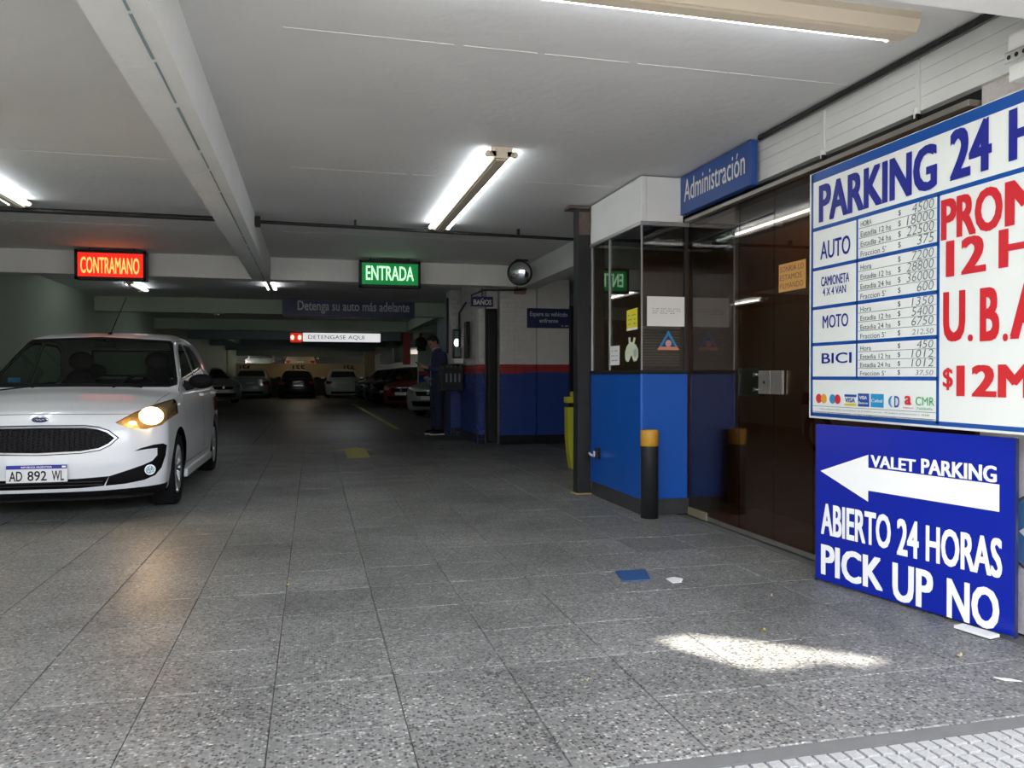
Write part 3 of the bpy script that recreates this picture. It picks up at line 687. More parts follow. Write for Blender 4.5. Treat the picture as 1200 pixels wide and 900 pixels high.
part('corner_bracket', MB().bev((WX - .02, at(830, 600, X=WX).y, 0), (WX - .002, BY0 - .03, .06), .003), mat('tan_block', (.20, .16, .10), .6), g)
# room behind
struct('wall_office', MB().box((WX + 1.6, 2.93, 0), (WX + 1.7, 6.9, CZ)).box((WX + .06, 2.93, 0), (WX + 1.6, 2.98, CZ)), M['brown'])
struct('wall_office_side', MB().box((3.45, 2.99, .0), (3.5, 6.82, 2.2)), M['brown'])
tube_fixture('warm tube hidden over the office door behind the dark header', (3.2, 4.4, CZ), 1.8, HP, .08)  # unseen lamp added to light the brown partition
struct('floor_office', MB().box((WX + .04, 2.99, 0), (WX + 1.6, 5.7, .02)), M['brown'])
p0 = at(880, 455, X=WX + .1)
# black header and recess
struct('trim_18', MB().box((WX + .03, 2.93, DT), (WX + .12, 6.9, 2.36)), M['black'])
struct('trim_19', MB().box((WX + .04, 2.93, 2.36), (WX + .16, 5.75, CZ + .01)), M['beam'])
# planked fascia
fa = thing('plank_fascia', 'white painted plank fascia running above the glass wall and price board', 'fascia', (WX, 4, 2.365))
ps = at(879.5, 190, X=WX).y; cuts = [ps, at(966, 150, X=WX).y, at(1076, 100, X=WX).y, 2.63]
H = (CZ - .015 - 2.365) / 4
for s in range(3):
    for k in range(4):
        z0 = 2.365 + k * H; j = rnd.uniform(0, .004)
        part('plank', MB().bev((WX - .0 - j, cuts[s + 1] + .004, z0 + .0006), (WX + .04, cuts[s] - .004, z0 + H - .0006), .0022), M['white'], fa)
for y in cuts[1:3]:
    part('hanger_strap', MB().bev((WX - .018, y - .012, 2.33), (WX - .004, y + .012, CZ - .03), .002).cyl((WX - .02, y, 2.33), (WX - .02, y, 2.38), .012), M['white'], fa)
    part('strap_foot', MB().bev((WX - .03, y - .018, 2.315), (WX - .002, y + .018, 2.350), .004), M['black'], fa)
# admin sign
AX = 2.78; a = at(797, 253, X=AX); ye = at(879, 190, X=AX).y; z0 = 2.335; z1 = CZ - .012
r = thing('office_sign', 'blue sign with white lettering Administracion above the glass wall', 'sign', (AX, a.y, z0))
part('board', MB().bev((AX, ye, z0), (AX + .05, a.y, z1), .003), M['adminblue'], r)
part('edge_trim', MB().bev((AX - .003, a.y, z0), (AX + .05, a.y + .012, z1), .002), M['paper'], r)
sign_text(r, 'Administración', (AX, 5, 0), NX, 801.5, 212, 237.5, 872.5, M['white_ink'], .015)
# filming sticker
r, o, ax, w_, h_ = sticker('filming_sticker', 'orange sticker on the smoked glass reading SONRIA LO ESTAMOS FILMANDO', 'sticker', (WX, 4.6, 0), NX, 912.5, 311, 944, 343, M['orange'])
for k, l in enumerate(('SONRIA LO', 'ESTAMOS', 'FILMANDO')):
    lettering(r, l, o + ax * w_ * (.06 + .0 * k) + UP * h_ * (.70 - .30 * k), ax, UP, w_ * (.88, .80, .86)[k], h_ * .20, M['brown'], .0)

# perforated rail and lamp at the upper right edge
r = thing('perforated_rail', 'galvanised perforated rail at the top right corner over the price board', 'rail', (2.68, 2.75, 2.28))
a = at(1175, 75, X=2.68).y
pr = MB().bev((2.68, 2.2, 2.325), (2.683, a, 2.365), .001).bev((2.68, 2.2, 2.365), (2.75, a, 2.368), .001); part('angle', pr, M['alu'], r)
for k in range(9):
    y = a - .02 - k * .035; part('slot', MB().cyl((2.6785, y, 2.345), (2.680, y, 2.345), .009, n=12), M['black'], r)
part('white_cap', MB().bev((2.69, 2.2, 2.372), (2.78, a - .0, 2.44), .012), M['white'], r)
part('lower_block', MB().bev((2.70, 2.2, 2.255), (2.80, a, 2.32), .004), M['white'], r)
part('cable', MB().tube([(2.72, a - .12, 2.44), (2.74, a - .09, 2.50), (2.70, a - .11, 2.56), (2.76, a - .10, CZ - .2)], .010).tube([(2.74, a - .09, 2.50), (2.75, a - .2, 2.55)], .008), M['black'], r)

# ================================================================== PRICE BOARD
PX_ = 2.74; Yl = at(948, 300, X=PX_).y; Yr = 1.86; Zt = 2.225; Zb = .845; N = NX
r = thing('price_board', 'large white price board headed PARKING 24 H with blue grid and red offers', 'sign', (PX_, Yl, Zb))
part('board', MB().bev((PX_, Yr, Zb), (PX_ + .09, Yl, Zt), .004), M['boardwhite'], r)
P0 = (PX_, 3, 0)
def zb(y, x=955): return at(x, y, X=PX_).z
def yb(x): return at(x, 400, X=PX_).y
def line(y0_, y1_, z0_, z1_, m='boardblue', nm='grid_line'):
    part(nm, MB().box((PX_ - .0015, y1_, z0_), (PX_ - .0001, y0_, z1_)), M[m], r)
e = Yl - .018
line(e, Yr, Zt - .055, Zt - .005, 'boardblue', 'border'); line(e, Yr, Zb + .012, Zb + .032, 'boardblue', 'border'); line(e, e - .018, Zb + .012, Zt - .01, 'boardblue', 'border')
zs = [1.903, 1.68, 1.462, 1.259, 1.07]
c1, c2, c3 = e, yb(1004), yb(1099)
line(e, Yr, 1.893, 1.913)
for z in zs[1:]: line(e, c3, z - .009, z + .009)
line(c2 + .006, c2 - .006, zs[-1], zs[0]); line(c3 + .008, c3 - .008, Zb + .02, zs[0])
T = lambda body, xl_, yt, yb_, xr_, m, bold=.03, slant=0: sign_text(r, body, P0, N, xl_, yt, yb_, xr_, M[m], bold, slant)
T('PARKING', 959, 218, 262, 1097, 'ink', .065); T('24', 1112, 155, 213, 1161, 'ink', .065)
A = at(1181, 130, X=PX_); B = at(1181, 191, X=PX_)
lettering(r, 'HS', (PX_ - .002, A.y, B.z), -YA, UP, .26, A.z - B.z, M['ink'], .065)
T('AUTO', 961, 284, 305, 996, 'ink', .02); T('CAMIONETA', 962, 325, 336, 995, 'ink', .02); T('4 X 4 VAN', 964, 338, 347, 991, 'ink', .02)
T('MOTO', 964, 370, 385, 994, 'ink', .02); T('BICI', 963, 414, 426, 998, 'ink', .02)
rows = [('HORA', 'Estadia 12 hs', 'Estadia 24 hs', 'Fraccion 5’'), ('Hora', 'Estadia 12 hs', 'Estadia 24 hs', 'Fraccion 5’')]
val = [('4500', '18000', '22500', '375'), ('7200', '28800', '36000', '600'), ('1350', '5400', '6750', '212,50'), ('450', '1012', '1012', '37,50')]
for gix in range(4):
    ztop, zbot = zs[gix] - .009, zs[gix + 1] + .009; h4 = (ztop - zbot) / 4
    for k in range(4):
        zb0 = ztop - (k + 1) * h4
        if k < 3: line(c2 - .01, c3 + .012, zb0 - .001, zb0 + .001, 'pen', 'rule')
        o = Vector((PX_ - .002, c2 - .03, zb0 + h4 * .12)); lab = rows[0 if gix == 0 else 1][k]
        lettering(r, lab, o, -YA, UP, .017 * len(lab) * (1.2 if k == 0 else 1), h4 * .55, M['pen'], .0)
        lettering(r, '$', (PX_ - .002, c2 - .300, zb0 + h4 * .15), -YA, UP, .018, h4 * .6, M['pen'], .0)
        v = val[gix][k]; ww = .034 * len(v) if ',' not in v else .022 * len(v)
        lettering(r, v, (PX_ - .002, c3 + .025 + ww, zb0 + h4 * .1), -YA, UP, ww, h4 * (.85 if ',' not in v else .6), M['pen'], -.012, .15)
T('PRO', 1102, 235, 283, 1174, 'boardred', .065)
A = at(1177, 220, X=PX_); T('12', 1108, 283, 325, 1155, 'boardred', .065)
lettering(r, 'MO', (PX_ - .002, at(1177, 270, X=PX_).y, at(1102, 283, X=PX_).z), -YA, UP, .40, at(1102, 235, X=PX_).z - at(1102, 283, X=PX_).z, M['boardred'], .065)
lettering(r, 'HS', (PX_ - .002, at(1170, 270, X=PX_).y, at(1108, 325, X=PX_).z), -YA, UP, .30, at(1108, 283, X=PX_).z - at(1108, 325, X=PX_).z, M['boardred'], .065)
T('U', 1105, 343, 401, 1131, 'boardred', .065); T('.', 1134, 392, 400, 1140, 'boardred', .02); T('B', 1148, 338, 400, 1171, 'boardred', .065); T('.', 1175, 391, 400, 1181, 'boardred', .02)
lettering(r, 'A.', (PX_ - .002, at(1184, 270, X=PX_).y, at(1148, 400, X=PX_).z), -YA, UP, .20, at(1148, 338, X=PX_).z - at(1148, 400, X=PX_).z, M['boardred'], .065)
T('$', 1105, 431, 457, 1117, 'boardred', .03); T('12', 1121, 428, 464, 1168, 'boardred', .065)
lettering(r, 'MIL', (PX_ - .002, at(1170, 270, X=PX_).y, at(1121, 464, X=PX_).z), -YA, UP, .34, at(1121, 428, X=PX_).z - at(1121, 464, X=PX_).z, M['boardred'], .065)
# payment marks
pal = dict(o=mat('mark_orange', (.80, .36, .05), .4), r=mat('mark_red', (.65, .03, .05), .4), b=mat('mark_blue', (.02, .08, .35), .4), c=mat('mark_cyan', (.02, .28, .55), .4), g=mat('mark_green', (.05, .35, .12), .4), y=mat('mark_yellow', (.8, .6, .05), .4))
def mk(x, rr, m, z=None, dx=0, nm='mark_disc', off=.0015):
    y = yb(x) ; zc = z or .957
    part(nm, MB().cyl((PX_ - off, y + dx, zc), (PX_ - off - .0008, y + dx, zc), rr, n=20), pal[m], r)
def mkbox(x0, x1, z0, z1, m, off=.0015, nm='mark_field'): part(nm, MB().box((PX_ - off - .0008, yb(x1), z0), (PX_ - off, yb(x0), z1)), pal[m] if m in pal else M[m], r)
mk(960, .026, 'r'); mk(966, .026, 'o', off=.0023); mk(976, .026, 'c'); mk(982, .026, 'r', off=.0023)
mkbox(990, 1004, .972, .985, 'b'); mkbox(990, 1004, .925, .938, 'y'); mkbox(1006, 1019, .925, .992, 'b'); mkbox(1021, 1036, .925, .992, 'c')
def small(body, x0, x1, z0, z1, m, bold=.02):
    lettering(r, body, (PX_ - .0035, yb(x0), z0), -YA, UP, yb(x0) - yb(x1), z1 - z0, m, bold)
small('VISA', 991, 1003, .943, .967, pal['b'], .03); small('VISA', 1008, 1017, .962, .980, M['boardwhite'], .01); small('Electron', 1007, 1018, .938, .950, M['boardwhite'])
mk(1028, .020, 'c', off=.003); small('Cabal', 1022, 1035, .95, .966, M['boardwhite'], .02)
small('D', 1049, 1055, .930, .985, pal['b'], .03); small('(', 1042, 1047, .930, .985, pal['c'], .03)
small('a', 1061, 1069, .945, .988, pal['r'], .05); small('Argencard', 1059, 1071, .925, .936, pal['r'], 0)
small('CMR', 1074, 1096, .945, .985, pal['g'], .0); small('Falabella', 1076, 1094, .926, .936, pal['g'], .0)
line(c1 - .01, c3 + .01, .914, .916, 'pen', 'rule'); line(c1 - .01, c3 + .01, .932 - .05, .884, 'pen', 'rule')
small('Ante cualquier reclamo comuníquese con el teléfono gratuito: 147 Defensa al Consumidor L. 24240', 962, 1090, .895, .905, M['pen'], 0)
small('EL VALOR DEL MINUTO ES PROPORCIONAL A LA HORA. SE PERMITE EL INGRESO DE MOTOS Y BICICLETAS SIN CARGO EXTRA', 957, 1096, .885 - .014, .885 - .003, M['pen'], 0)

# ================================================================== VALET SIGN (leans out at its far end)
Pa = at(957, 680, Z=.0); Pb = at(1190, 750, Z=0.)
dv = (Pb - Pa); dv.z = 0; Lv = dv.length; dv.normalize(); Nv = dv.cross(UP) ; 
if Nv.x > 0: Nv = -Nv
zt = hit(957, 497, Pa, Nv).z
r = thing('valet_sign', 'dark blue floor-standing sign with white arrow reading VALET PARKING ABIERTO 24 HORAS', 'sign', tuple(Pa))
bd_ = MB(); bd_.obox(Pa + dv * Lv / 2 - Nv * .007 + UP * (zt / 2 + .005), dv, Lv / 2, -Nv, .007, UP, zt / 2 - .005)
part('board', bd_, M['signblue'], r)
ed = MB(); ed.obox(Pb + dv * .003 - Nv * .008 + UP * (zt / 2), dv, .003, -Nv, .009, UP, zt / 2 - .003); part('edge_strip', ed, M['navy'], r); ed = MB(); ed.obox(Pa - dv * .002 - Nv * .008 + UP * (zt / 2), dv, .002, -Nv, .009, UP, zt / 2 - .003)
part('edge_strip', ed, M['navy'], r)
V = lambda body, x0, yt, yb_, x1, bold=.05: sign_text(r, body, Pa, Nv, x0, yt, yb_, x1, M['white_ink'], bold)
V('VALET', 1021, 533, 547, 1074, .06); V('PARKING', 1080, 537, 555, 1169, .06)
V('ABIERTO', 963, 589, 626, 1045, .055); V('24', 1052, 607, 650, 1078, .055); V('HORAS', 1086, 615, 658, 1176, .055)
V('PICK', 963, 637, 673, 1036, .055); V('UP', 1047, 659, 703, 1095, .055); V('NO', 1111, 677, 724, 1173, .055)
ar = [(962, 551.7), (1018, 533), (1018, 548), (1172, 568), (1172, 600), (1018, 575), (1018, 588)]
pts = [hit(x, y, Pa + Nv * .002, Nv) for x, y in ar]
part('arrow', MB().prism([((p - pts[0]).dot(dv), p.z - pts[0].z) for p in pts], dv, UP, pts[0], Nv * .0015), M['white_ink'], r)
q_ = at(1144, 744, Z=0)
solo('cardboard_wedge', MB().obox(Vector((q_.x, q_.y, .012)) - Nv * .01, dv, .08, Nv, .03, UP, .006), M['paper'], 'flat grey cardboard strip wedged under the blue floor sign', 'cardboard')
# round arrow disc on the plaster wall at the right edge
wxp = WX + .02
c = hit(1221, 628, (wxp, 2.3, 0), NX)
r = thing('round_arrow_sign', 'round blue arrow sign painted on the plaster wall at the right edge', 'sign', tuple(c))
part('disc', MB().cyl((wxp, c.y, c.z), (wxp - .003, c.y, c.z), .155, n=48), mat('faded_blue', (.06, .17, .35), .6, var=.15, scale=20), r)
part('ring', MB().lathe([(.155, -.001), (.155, -.005), (.17, -.005), (.17, -.001)], (wxp, c.y, c.z), 'x', 48), M['pen'], r)
part('arrow', MB().prism([(-.10, 0), (.0, .07), (0, .025), (.1, .025), (.1, -.025), (0, -.025), (0, -.07)], -YA, UP, (wxp - .0035, c.y, c.z), (-.001, 0, 0)), M['white_ink'], r)

# ================================================================== SMALL THINGS ON THE FLOOR
def flat(name, label, cat, pts, m, th=.003, z=.001):
    P = [at(x, y, Z=z) for x, y in pts]; mb = MB(); n = len(P)
    mb.add([(p.x, p.y, z) for p in P] + [(p.x, p.y, z + th) for p in P], [tuple(range(n))[::-1], tuple(range(n, 2 * n))] + [(i, (i + 1) % n, n + (i + 1) % n, n + i) for i in range(n)])
    return solo(name, mb, m, label, cat)
flat('floor_plate', 'small flat blue plate lying on the floor in front of the booth', 'plate', [(721, 670), (756, 668), (763, 680), (730, 682)], mat('dull_blue', (.02, .07, .20), .5, var=.2), .004)
flat('paper_scrap', 'small white paper scrap right of the blue floor plate', 'paper', [(781, 679), (790, 677), (801, 679), (799, 683), (789, 684)], M['paper'])
leafm = mat('dry_leaf', (.30, .26, .05), .7, var=.2); leaf2 = mat('tan_leaf', (.42, .33, .20), .7, var=.2)
def leaf(x, y, s, m, label, rot):
    c = at(x, y, Z=.0); mb = MB(); n = 8
    P = [(0, 0, .004)] + [(s * math.cos(t) * (1.0 if k % 2 else .8), s * .55 * math.sin(t), .010 + .006 * math.cos(2 * t)) for k, t in enumerate([2 * math.pi * i / n for i in range(n)])]
    R = Matrix.Rotation(rot, 3, 'Z'); P = [R @ Vector(p) + Vector((c.x, c.y, 0)) for p in P]
    mb.add(P, [(0, i, i % n + 1) for i in range(1, n + 1)]); o = solo('fallen_leaf', mb, m, label, 'leaf')
leaf(184, 653, .018, leafm, 'yellow-green leaf on the floor in front of the white car', .4)
leaf(336, 688, .014, leafm, 'tiny yellow-green leaf on the floor right of the headlight reflection', 1.2)
leaf(1125, 771, .02, leaf2, 'tan leaf near the lower right corner of the blue floor sign', .2)
leaf(896, 741, .014, leafm, 'small yellow leaf just above the sunlit patch', .9)
leaf(905, 700, .008, leaf2, 'tiny pale fleck on the floor between paper scrap and blue sign', .9)
leaf(688, 800, .009, leaf2, 'pale fleck on the granite floor at the centre bottom', .3)
flat('chalk_scrap', 'thin pale strip on the floor at the right edge below the plaster wall', 'scrap', [(1166, 795), (1186, 797), (1200, 800), (1180, 799)], M['paper'], .002)
# painted arrow and lane lines
arw = [(420, 537), (404, 534.5), (388, 529.5), (404, 529), (406, 525), (430, 525), (434, 528), (438, 528), (432, 535)]
flat('painted_arrow', 'faded yellow arrow painted on the dark floor of the lane', 'road marking', [(407, 537), (404, 528.2), (386, 528.2), (418, 524.4), (439, 527.2), (429, 527.6), (434, 536)], M['roadyellow'], .0008, .0012)
flat('painted_line', 'yellow lane line on the floor beside the row of parked cars', 'road marking', [(411, 473), (415, 473), (470, 503), (463, 503)], M['roadyellow'], .0008, .001)
flat('painted_bay_line', 'pale bay line across the floor before the silver car', 'road marking', [(440, 494), (515, 495), (515, 496), (440, 495)], M['concrete'], .0008, .001)

# ================================================================== CARS (local frame: nose at y=0, tail at y=L, x across, z up)
def smax(a, b, k):
    h = np.clip(.5 + .5 * (a - b) / k, 0, 1); return b * (1 - h) + a * h + k * h * (1 - h)
class Prof:
    def __init__(s, pts, w_=.05):
        y = np.linspace(pts[0][0] - 1, pts[-1][0] + 1, 3000); p = np.array(pts)
        z = np.interp(y, p[:, 0], p[:, 1]); dy = y[1] - y[0]; n = max(1, int(w_ / dy)); k = np.hanning(2 * n + 3)[1:-1]; k /= k.sum()
        zp = np.pad(z, len(k) // 2, mode='edge'); s.y = y; s.z = np.convolve(zp, k, 'valid')
    def __call__(s, v): return np.interp(v, s.y, s.z)
KA = dict(L=3.93, W=.85, belt=.96,
    top=[(-.1, .745), (.0, .765), (.12, .815), (.35, .885), (.65, .945), (.98, .985), (1.02, .995), (1.80, 1.455), (2.1, 1.50), (2.45, 1.525), (2.9, 1.515), (3.35, 1.46), (3.62, 1.385), (3.86, 1.02), (3.93, .90)],
    nose=[(.12, .16), (.17, .09), (.23, .045), (.30, .02), (.42, .0), (.55, .005), (.68, .025), (.76, .05), (.84, .12), (.95, .30)],
    tail=[(.15, .12), (.3, .02), (.6, .0), (.75, .04), (.95, .08), (1.1, .12), (1.5, .2)],
    side=[(.12, .07), (.2, .035), (.32, .015), (.5, .0), (.68, .006), (.84, .02), (.93, .035), (.97, .065), (1.05, .09), (1.25, .155), (1.42, .22), (1.53, .30)],
    zb=.17, wheels=(.80, 3.29), wr=.30)
SEDAN = dict(KA, L=4.4, top=[(-.1, .70), (.0, .72), (.15, .80), (.4, .87), (.8, .94), (1.15, .985), (1.95, 1.40), (2.3, 1.46), (2.7, 1.465), (3.1, 1.41), (3.75, 1.06), (4.1, 1.03), (4.4, .99)], wheels=(.85, 3.5))
SUV = dict(KA, L=4.25, W=.89, top=[(-.1, .88), (.0, .90), (.15, .97), (.5, 1.03), (.95, 1.08), (1.0, 1.09), (1.7, 1.58), (2.1, 1.64), (2.9, 1.65), (3.6, 1.58), (4.0, 1.15), (4.25, 1.0)], wheels=(.85, 3.4), wr=.33)
def body_fn(P):
    top = Prof(P['top'], .09); nose = Prof(P['nose'], .04); tail = Prof(P['tail'], .05); side = Prof(P['side'], .03)
    W, L = P['W'], P['L']
    def f(x, y, z):
        ax = np.abs(x) / W
        k = np.clip(1 - np.abs(y - 1.4) / 1.2, 0, 1) * .20
        yy = y - k * x * x + np.clip((y - L + 1.2) / 1.2, 0, 1) * .14 * x * x
        crown = np.where(z < P['belt'] + .1, .055, .045) * ax ** 2.2
        tz = top(yy) - crown
        B = W - .035 * np.clip((.9 - y) / .9, 0, 1) ** 1.5 - .04 * np.clip((y - L + .9) / .9, 0, 1) ** 2
        g1 = np.abs(x) - (B - side(z))
        g2 = (z - tz) * .85
        g3 = nose(z) + .30 * ax ** 3.2 - y
        g4 = y - (L - tail(z) - .22 * ax ** 3.2)
        g = smax(g1, g2, .055); g = smax(g, g3, .05); g = smax(g, g4, .06); return smax(g, P['zb'] - z, .03)
    return f
def body_mesh(P, res):
    f = body_fn(P); W, L = P['W'] + .15, P['L']; bm = bmesh.new()
    bx = (-W, W); by = (-.25, L + .25); bz = (-.05, 1.85)
    n = [max(8, int(round((b[1] - b[0]) / res))) for b in (bx, by, bz)]; n[0] += n[0] % 2
    idx = {}; P3 = []
    def vid(i, j, k):
        if (i, j, k) not in idx:
            idx[(i, j, k)] = len(P3); P3.append((bx[0] + (bx[1] - bx[0]) * i / n[0], by[0] + (by[1] - by[0]) * j / n[1], bz[0] + (bz[1] - bz[0]) * k / n[2]))
        return idx[(i, j, k)]
    F = []
    for i in range(n[0]):
        for j in range(n[1]):
            F.append((vid(i, j, n[2]), vid(i + 1, j, n[2]), vid(i + 1, j + 1, n[2]), vid(i, j + 1, n[2])))
            F.append((vid(i, j, 0), vid(i, j + 1, 0), vid(i + 1, j + 1, 0), vid(i + 1, j, 0)))
    for i in range(n[0]):
        for k in range(n[2]):
            F.append((vid(i, 0, k), vid(i + 1, 0, k), vid(i + 1, 0, k + 1), vid(i, 0, k + 1)))
            F.append((vid(i, n[1], k), vid(i, n[1], k + 1), vid(i + 1, n[1], k + 1), vid(i + 1, n[1], k)))
    for j in range(n[1]):
        for k in range(n[2]):
            F.append((vid(0, j, k), vid(0, j, k + 1), vid(0, j + 1, k + 1), vid(0, j + 1, k)))
            F.append((vid(n[0], j, k), vid(n[0], j + 1, k), vid(n[0], j + 1, k + 1), vid(n[0], j, k + 1)))
    A = np.array(P3); Q = np.stack([np.clip(A[:, 0], -W * .55, W * .55), np.clip(A[:, 1], .45, L - .45), np.clip(A[:, 2], .45, .62)], 1)
    lo = np.zeros(len(A)); hi = np.ones(len(A))
    for _ in range(26):
        m = (lo + hi) / 2; R = Q + (A - Q) * m[:, None]; inside = f(R[:, 0], R[:, 1], R[:, 2]) < 0
        lo = np.where(inside, m, lo); hi = np.where(inside, hi, m)
    R = Q + (A - Q) * lo[:, None]
    vs = [bm.verts.new(p) for p in R]
    for q in F: bm.faces.new([vs[i] for i in q])
    bm.normal_update(); return bm
def inpoly(p, poly):
    c = False; n = len(poly); x, y = p
    for i in range(n):
        x0, y0 = poly[i]; x1, y1 = poly[i - 1]
        if (y0 > y) != (y1 > y) and x < (x1 - x0) * (y - y0) / (y1 - y0) + x0: c = not c
    return c
def carve(bm, poly, ax, filt):
    # cuts the polygon (seen along the axis ax) out of the skin and hands back the piece
    i, j = {'x': (1, 2), 'y': (0, 2), 'z': (0, 1)}[ax]
    lo = (min(p[0] for p in poly), min(p[1] for p in poly)); hi = (max(p[0] for p in poly), max(p[1] for p in poly))
    def cand():
        r = []
        for f in bm.faces:
            a = [v.co[i] for v in f.verts]; b = [v.co[j] for v in f.verts]
            if max(a) < lo[0] or min(a) > hi[0] or max(b) < lo[1] or min(b) > hi[1]: continue
            if filt(f.calc_center_median(), f.normal): r.append(f)
        return r
    n = len(poly); fs = cand()
    for k in range(n):
        p, q = poly[k], poly[(k + 1) % n]
        co = [0, 0, 0]; co[i] = p[0]; co[j] = p[1]; no = [0, 0, 0]; no[i] = q[1] - p[1]; no[j] = -(q[0] - p[0])
        if abs(no[i]) + abs(no[j]) < 1e-6: continue
        geom = list({v for f in fs for v in f.verts}) + list({e for f in fs for e in f.edges}) + fs
        r_ = bmesh.ops.bisect_plane(bm, geom=geom, dist=1e-5, plane_co=co, plane_no=no)
        fs = [g for g in r_['geom'] if isinstance(g, bmesh.types.BMFace)]
        fs = [f for f in fs if f.is_valid]
    sel = []
    for f in fs:
        c = f.calc_center_median()
        if inpoly((c[i], c[j]), poly) and filt(c, f.normal): sel.append(f)
    vm = {}; V = []; F = []
    for f in sel:
        q = []
        for v in f.verts:
            if v.index < 0 or v not in vm: vm[v] = len(V); V.append(v.co.copy())
            q.append(vm[v])
        F.append(q)
    bmesh.ops.delete(bm, geom=sel, context='FACES')
    return V, F
def mir(poly): return [(-p[0], p[1]) for p in poly]
def circle(cx, cz, r, n=28): return [(cx + r * math.cos(2 * math.pi * k / n), cz + r * math.sin(2 * math.pi * k / n)) for k in range(n)]
def shrink(poly, d):
    n = len(poly); out = []
    ar = sum(poly[k][0] * poly[(k + 1) % n][1] - poly[(k + 1) % n][0] * poly[k][1] for k in range(n)); sg = 1 if ar > 0 else -1
    for k in range(n):
        a, b, c = Vector(poly[k - 1]), Vector(poly[k]), Vector(poly[(k + 1) % n])
        u = (b - a).normalized(); v = (c - b).normalized(); nn = (Vector((-u.y, u.x)) + Vector((-v.y, v.x))); nn = nn.normalized() * sg
        s = d / max(.35, abs(nn.dot(Vector((-v.y, v.x))))); out.append((b.x + nn.x * s, b.y + nn.y * s))
    return out
def build_skin(name, V, F, m, root, smooth=True, off=0., thick=0.):
    bm = bmesh.new(); vs = [bm.verts.new(v) for v in V]
    for f in F:
        try: bm.faces.new([vs[i] for i in f])
        except ValueError: pass
    bm.normal_update()
    if off:
        for v in bm.verts: v.co += v.normal * off
    for f in bm.faces: f.smooth = smooth
    if thick: 
        bmesh.ops.solidify(bm, geom=bm.faces[:], thickness=thick)
    me = bpy.data.meshes.new(name); bm.to_mesh(me); bm.free(); me.materials.append(m)
    return link(name, me, root)
def local(name, mb, m, root):
    return link(name, mb.mesh(name, m), root)
rimm = mat('alloy_rim', (.55, .56, .57), .3, .85, var=.05)
plastic = mat('black_plastic', (.005, .005, .006), .6, spec=.12, var=.1, bump=.1)
dglass = mat('dark_car_glass', (.012, .015, .016), .04, spec=.8, var=.02)
_wh = {}
def wheel(root, x, y, r, s, hi):
    key = (r, hi)
    if key not in _wh:
        w_ = .098; n = 40 if hi else 20
        ty = MB().lathe([(r * .66, -w_ * .8), (r * .74, -w_), (r * .93, -w_), (r, -w_ * .8), (r, w_ * .75), (r * .95, w_ * .98), (r * .74, w_), (r * .66, w_ * .85)], (0, 0, 0), 'x', n)
        if hi:
            for k in range(36):
                t = 2 * math.pi * k / 36; c = Vector((.03 * (-1) ** k, math.cos(t) * r, math.sin(t) * r))
                ty.obox(c, XA, .03, Vector((0, -math.sin(t), math.cos(t))), .006, Vector((0, math.cos(t), math.sin(t))), .0015)
        rm = MB().lathe([(r * .60, w_ * .1), (r * .62, w_ * .75), (r * .67, w_ * .92), (r * .69, w_ * .8), (r * .66, -w_ * .5), (r * .60, -w_ * .8)], (0, 0, 0), 'x', n)
        sp = MB()
        for k in range(5):
            for d in (-.13, .13):
                t = 2 * math.pi * k / 5 + d; t2 = 2 * math.pi * k / 5 + d * 1.6
                a = Vector((w_ * .62, math.cos(t) * r * .16, math.sin(t) * r * .16)); b = Vector((w_ * .82, math.cos(t2) * r * .64, math.sin(t2) * r * .64))
                u = (b - a).normalized(); v = Vector((0, -u.z, u.y)).normalized(); sp.obox((a + b) / 2, u, (b - a).length / 2, v, .014, u.cross(v), .010)
        hub = MB().lathe([(.0001, w_ * .78), (r * .12, w_ * .76), (r * .18, w_ * .6), (r * .2, w_ * .3)], (0, 0, 0), 'x', 20)
        br = MB().lathe([(.0001, 0), (r * .45, 0), (r * .45, -.02), (.0001, -.02)], (0, 0, 0), 'x', 24)
        _wh[key] = [ty.mesh('tyre', M['rubber']), rm.mesh('rim', rimm), sp.mesh('spokes', rimm), hub.mesh('hub', rimm), br.mesh('brake_disc', M['steel'])]
    ms = _wh[key]
    t = link('wheel', ms[0], root, (x, y, r)); t.rotation_euler = (0, 0, 0 if s > 0 else math.pi); ORG[t.name] = Vector((0, 0, 0))
    for nm, me in zip(('rim', 'spokes', 'hub', 'brake_disc'), ms[1:]): 
        if not hi and nm in ('brake_disc',): continue
        link(nm, me, t)
    return t

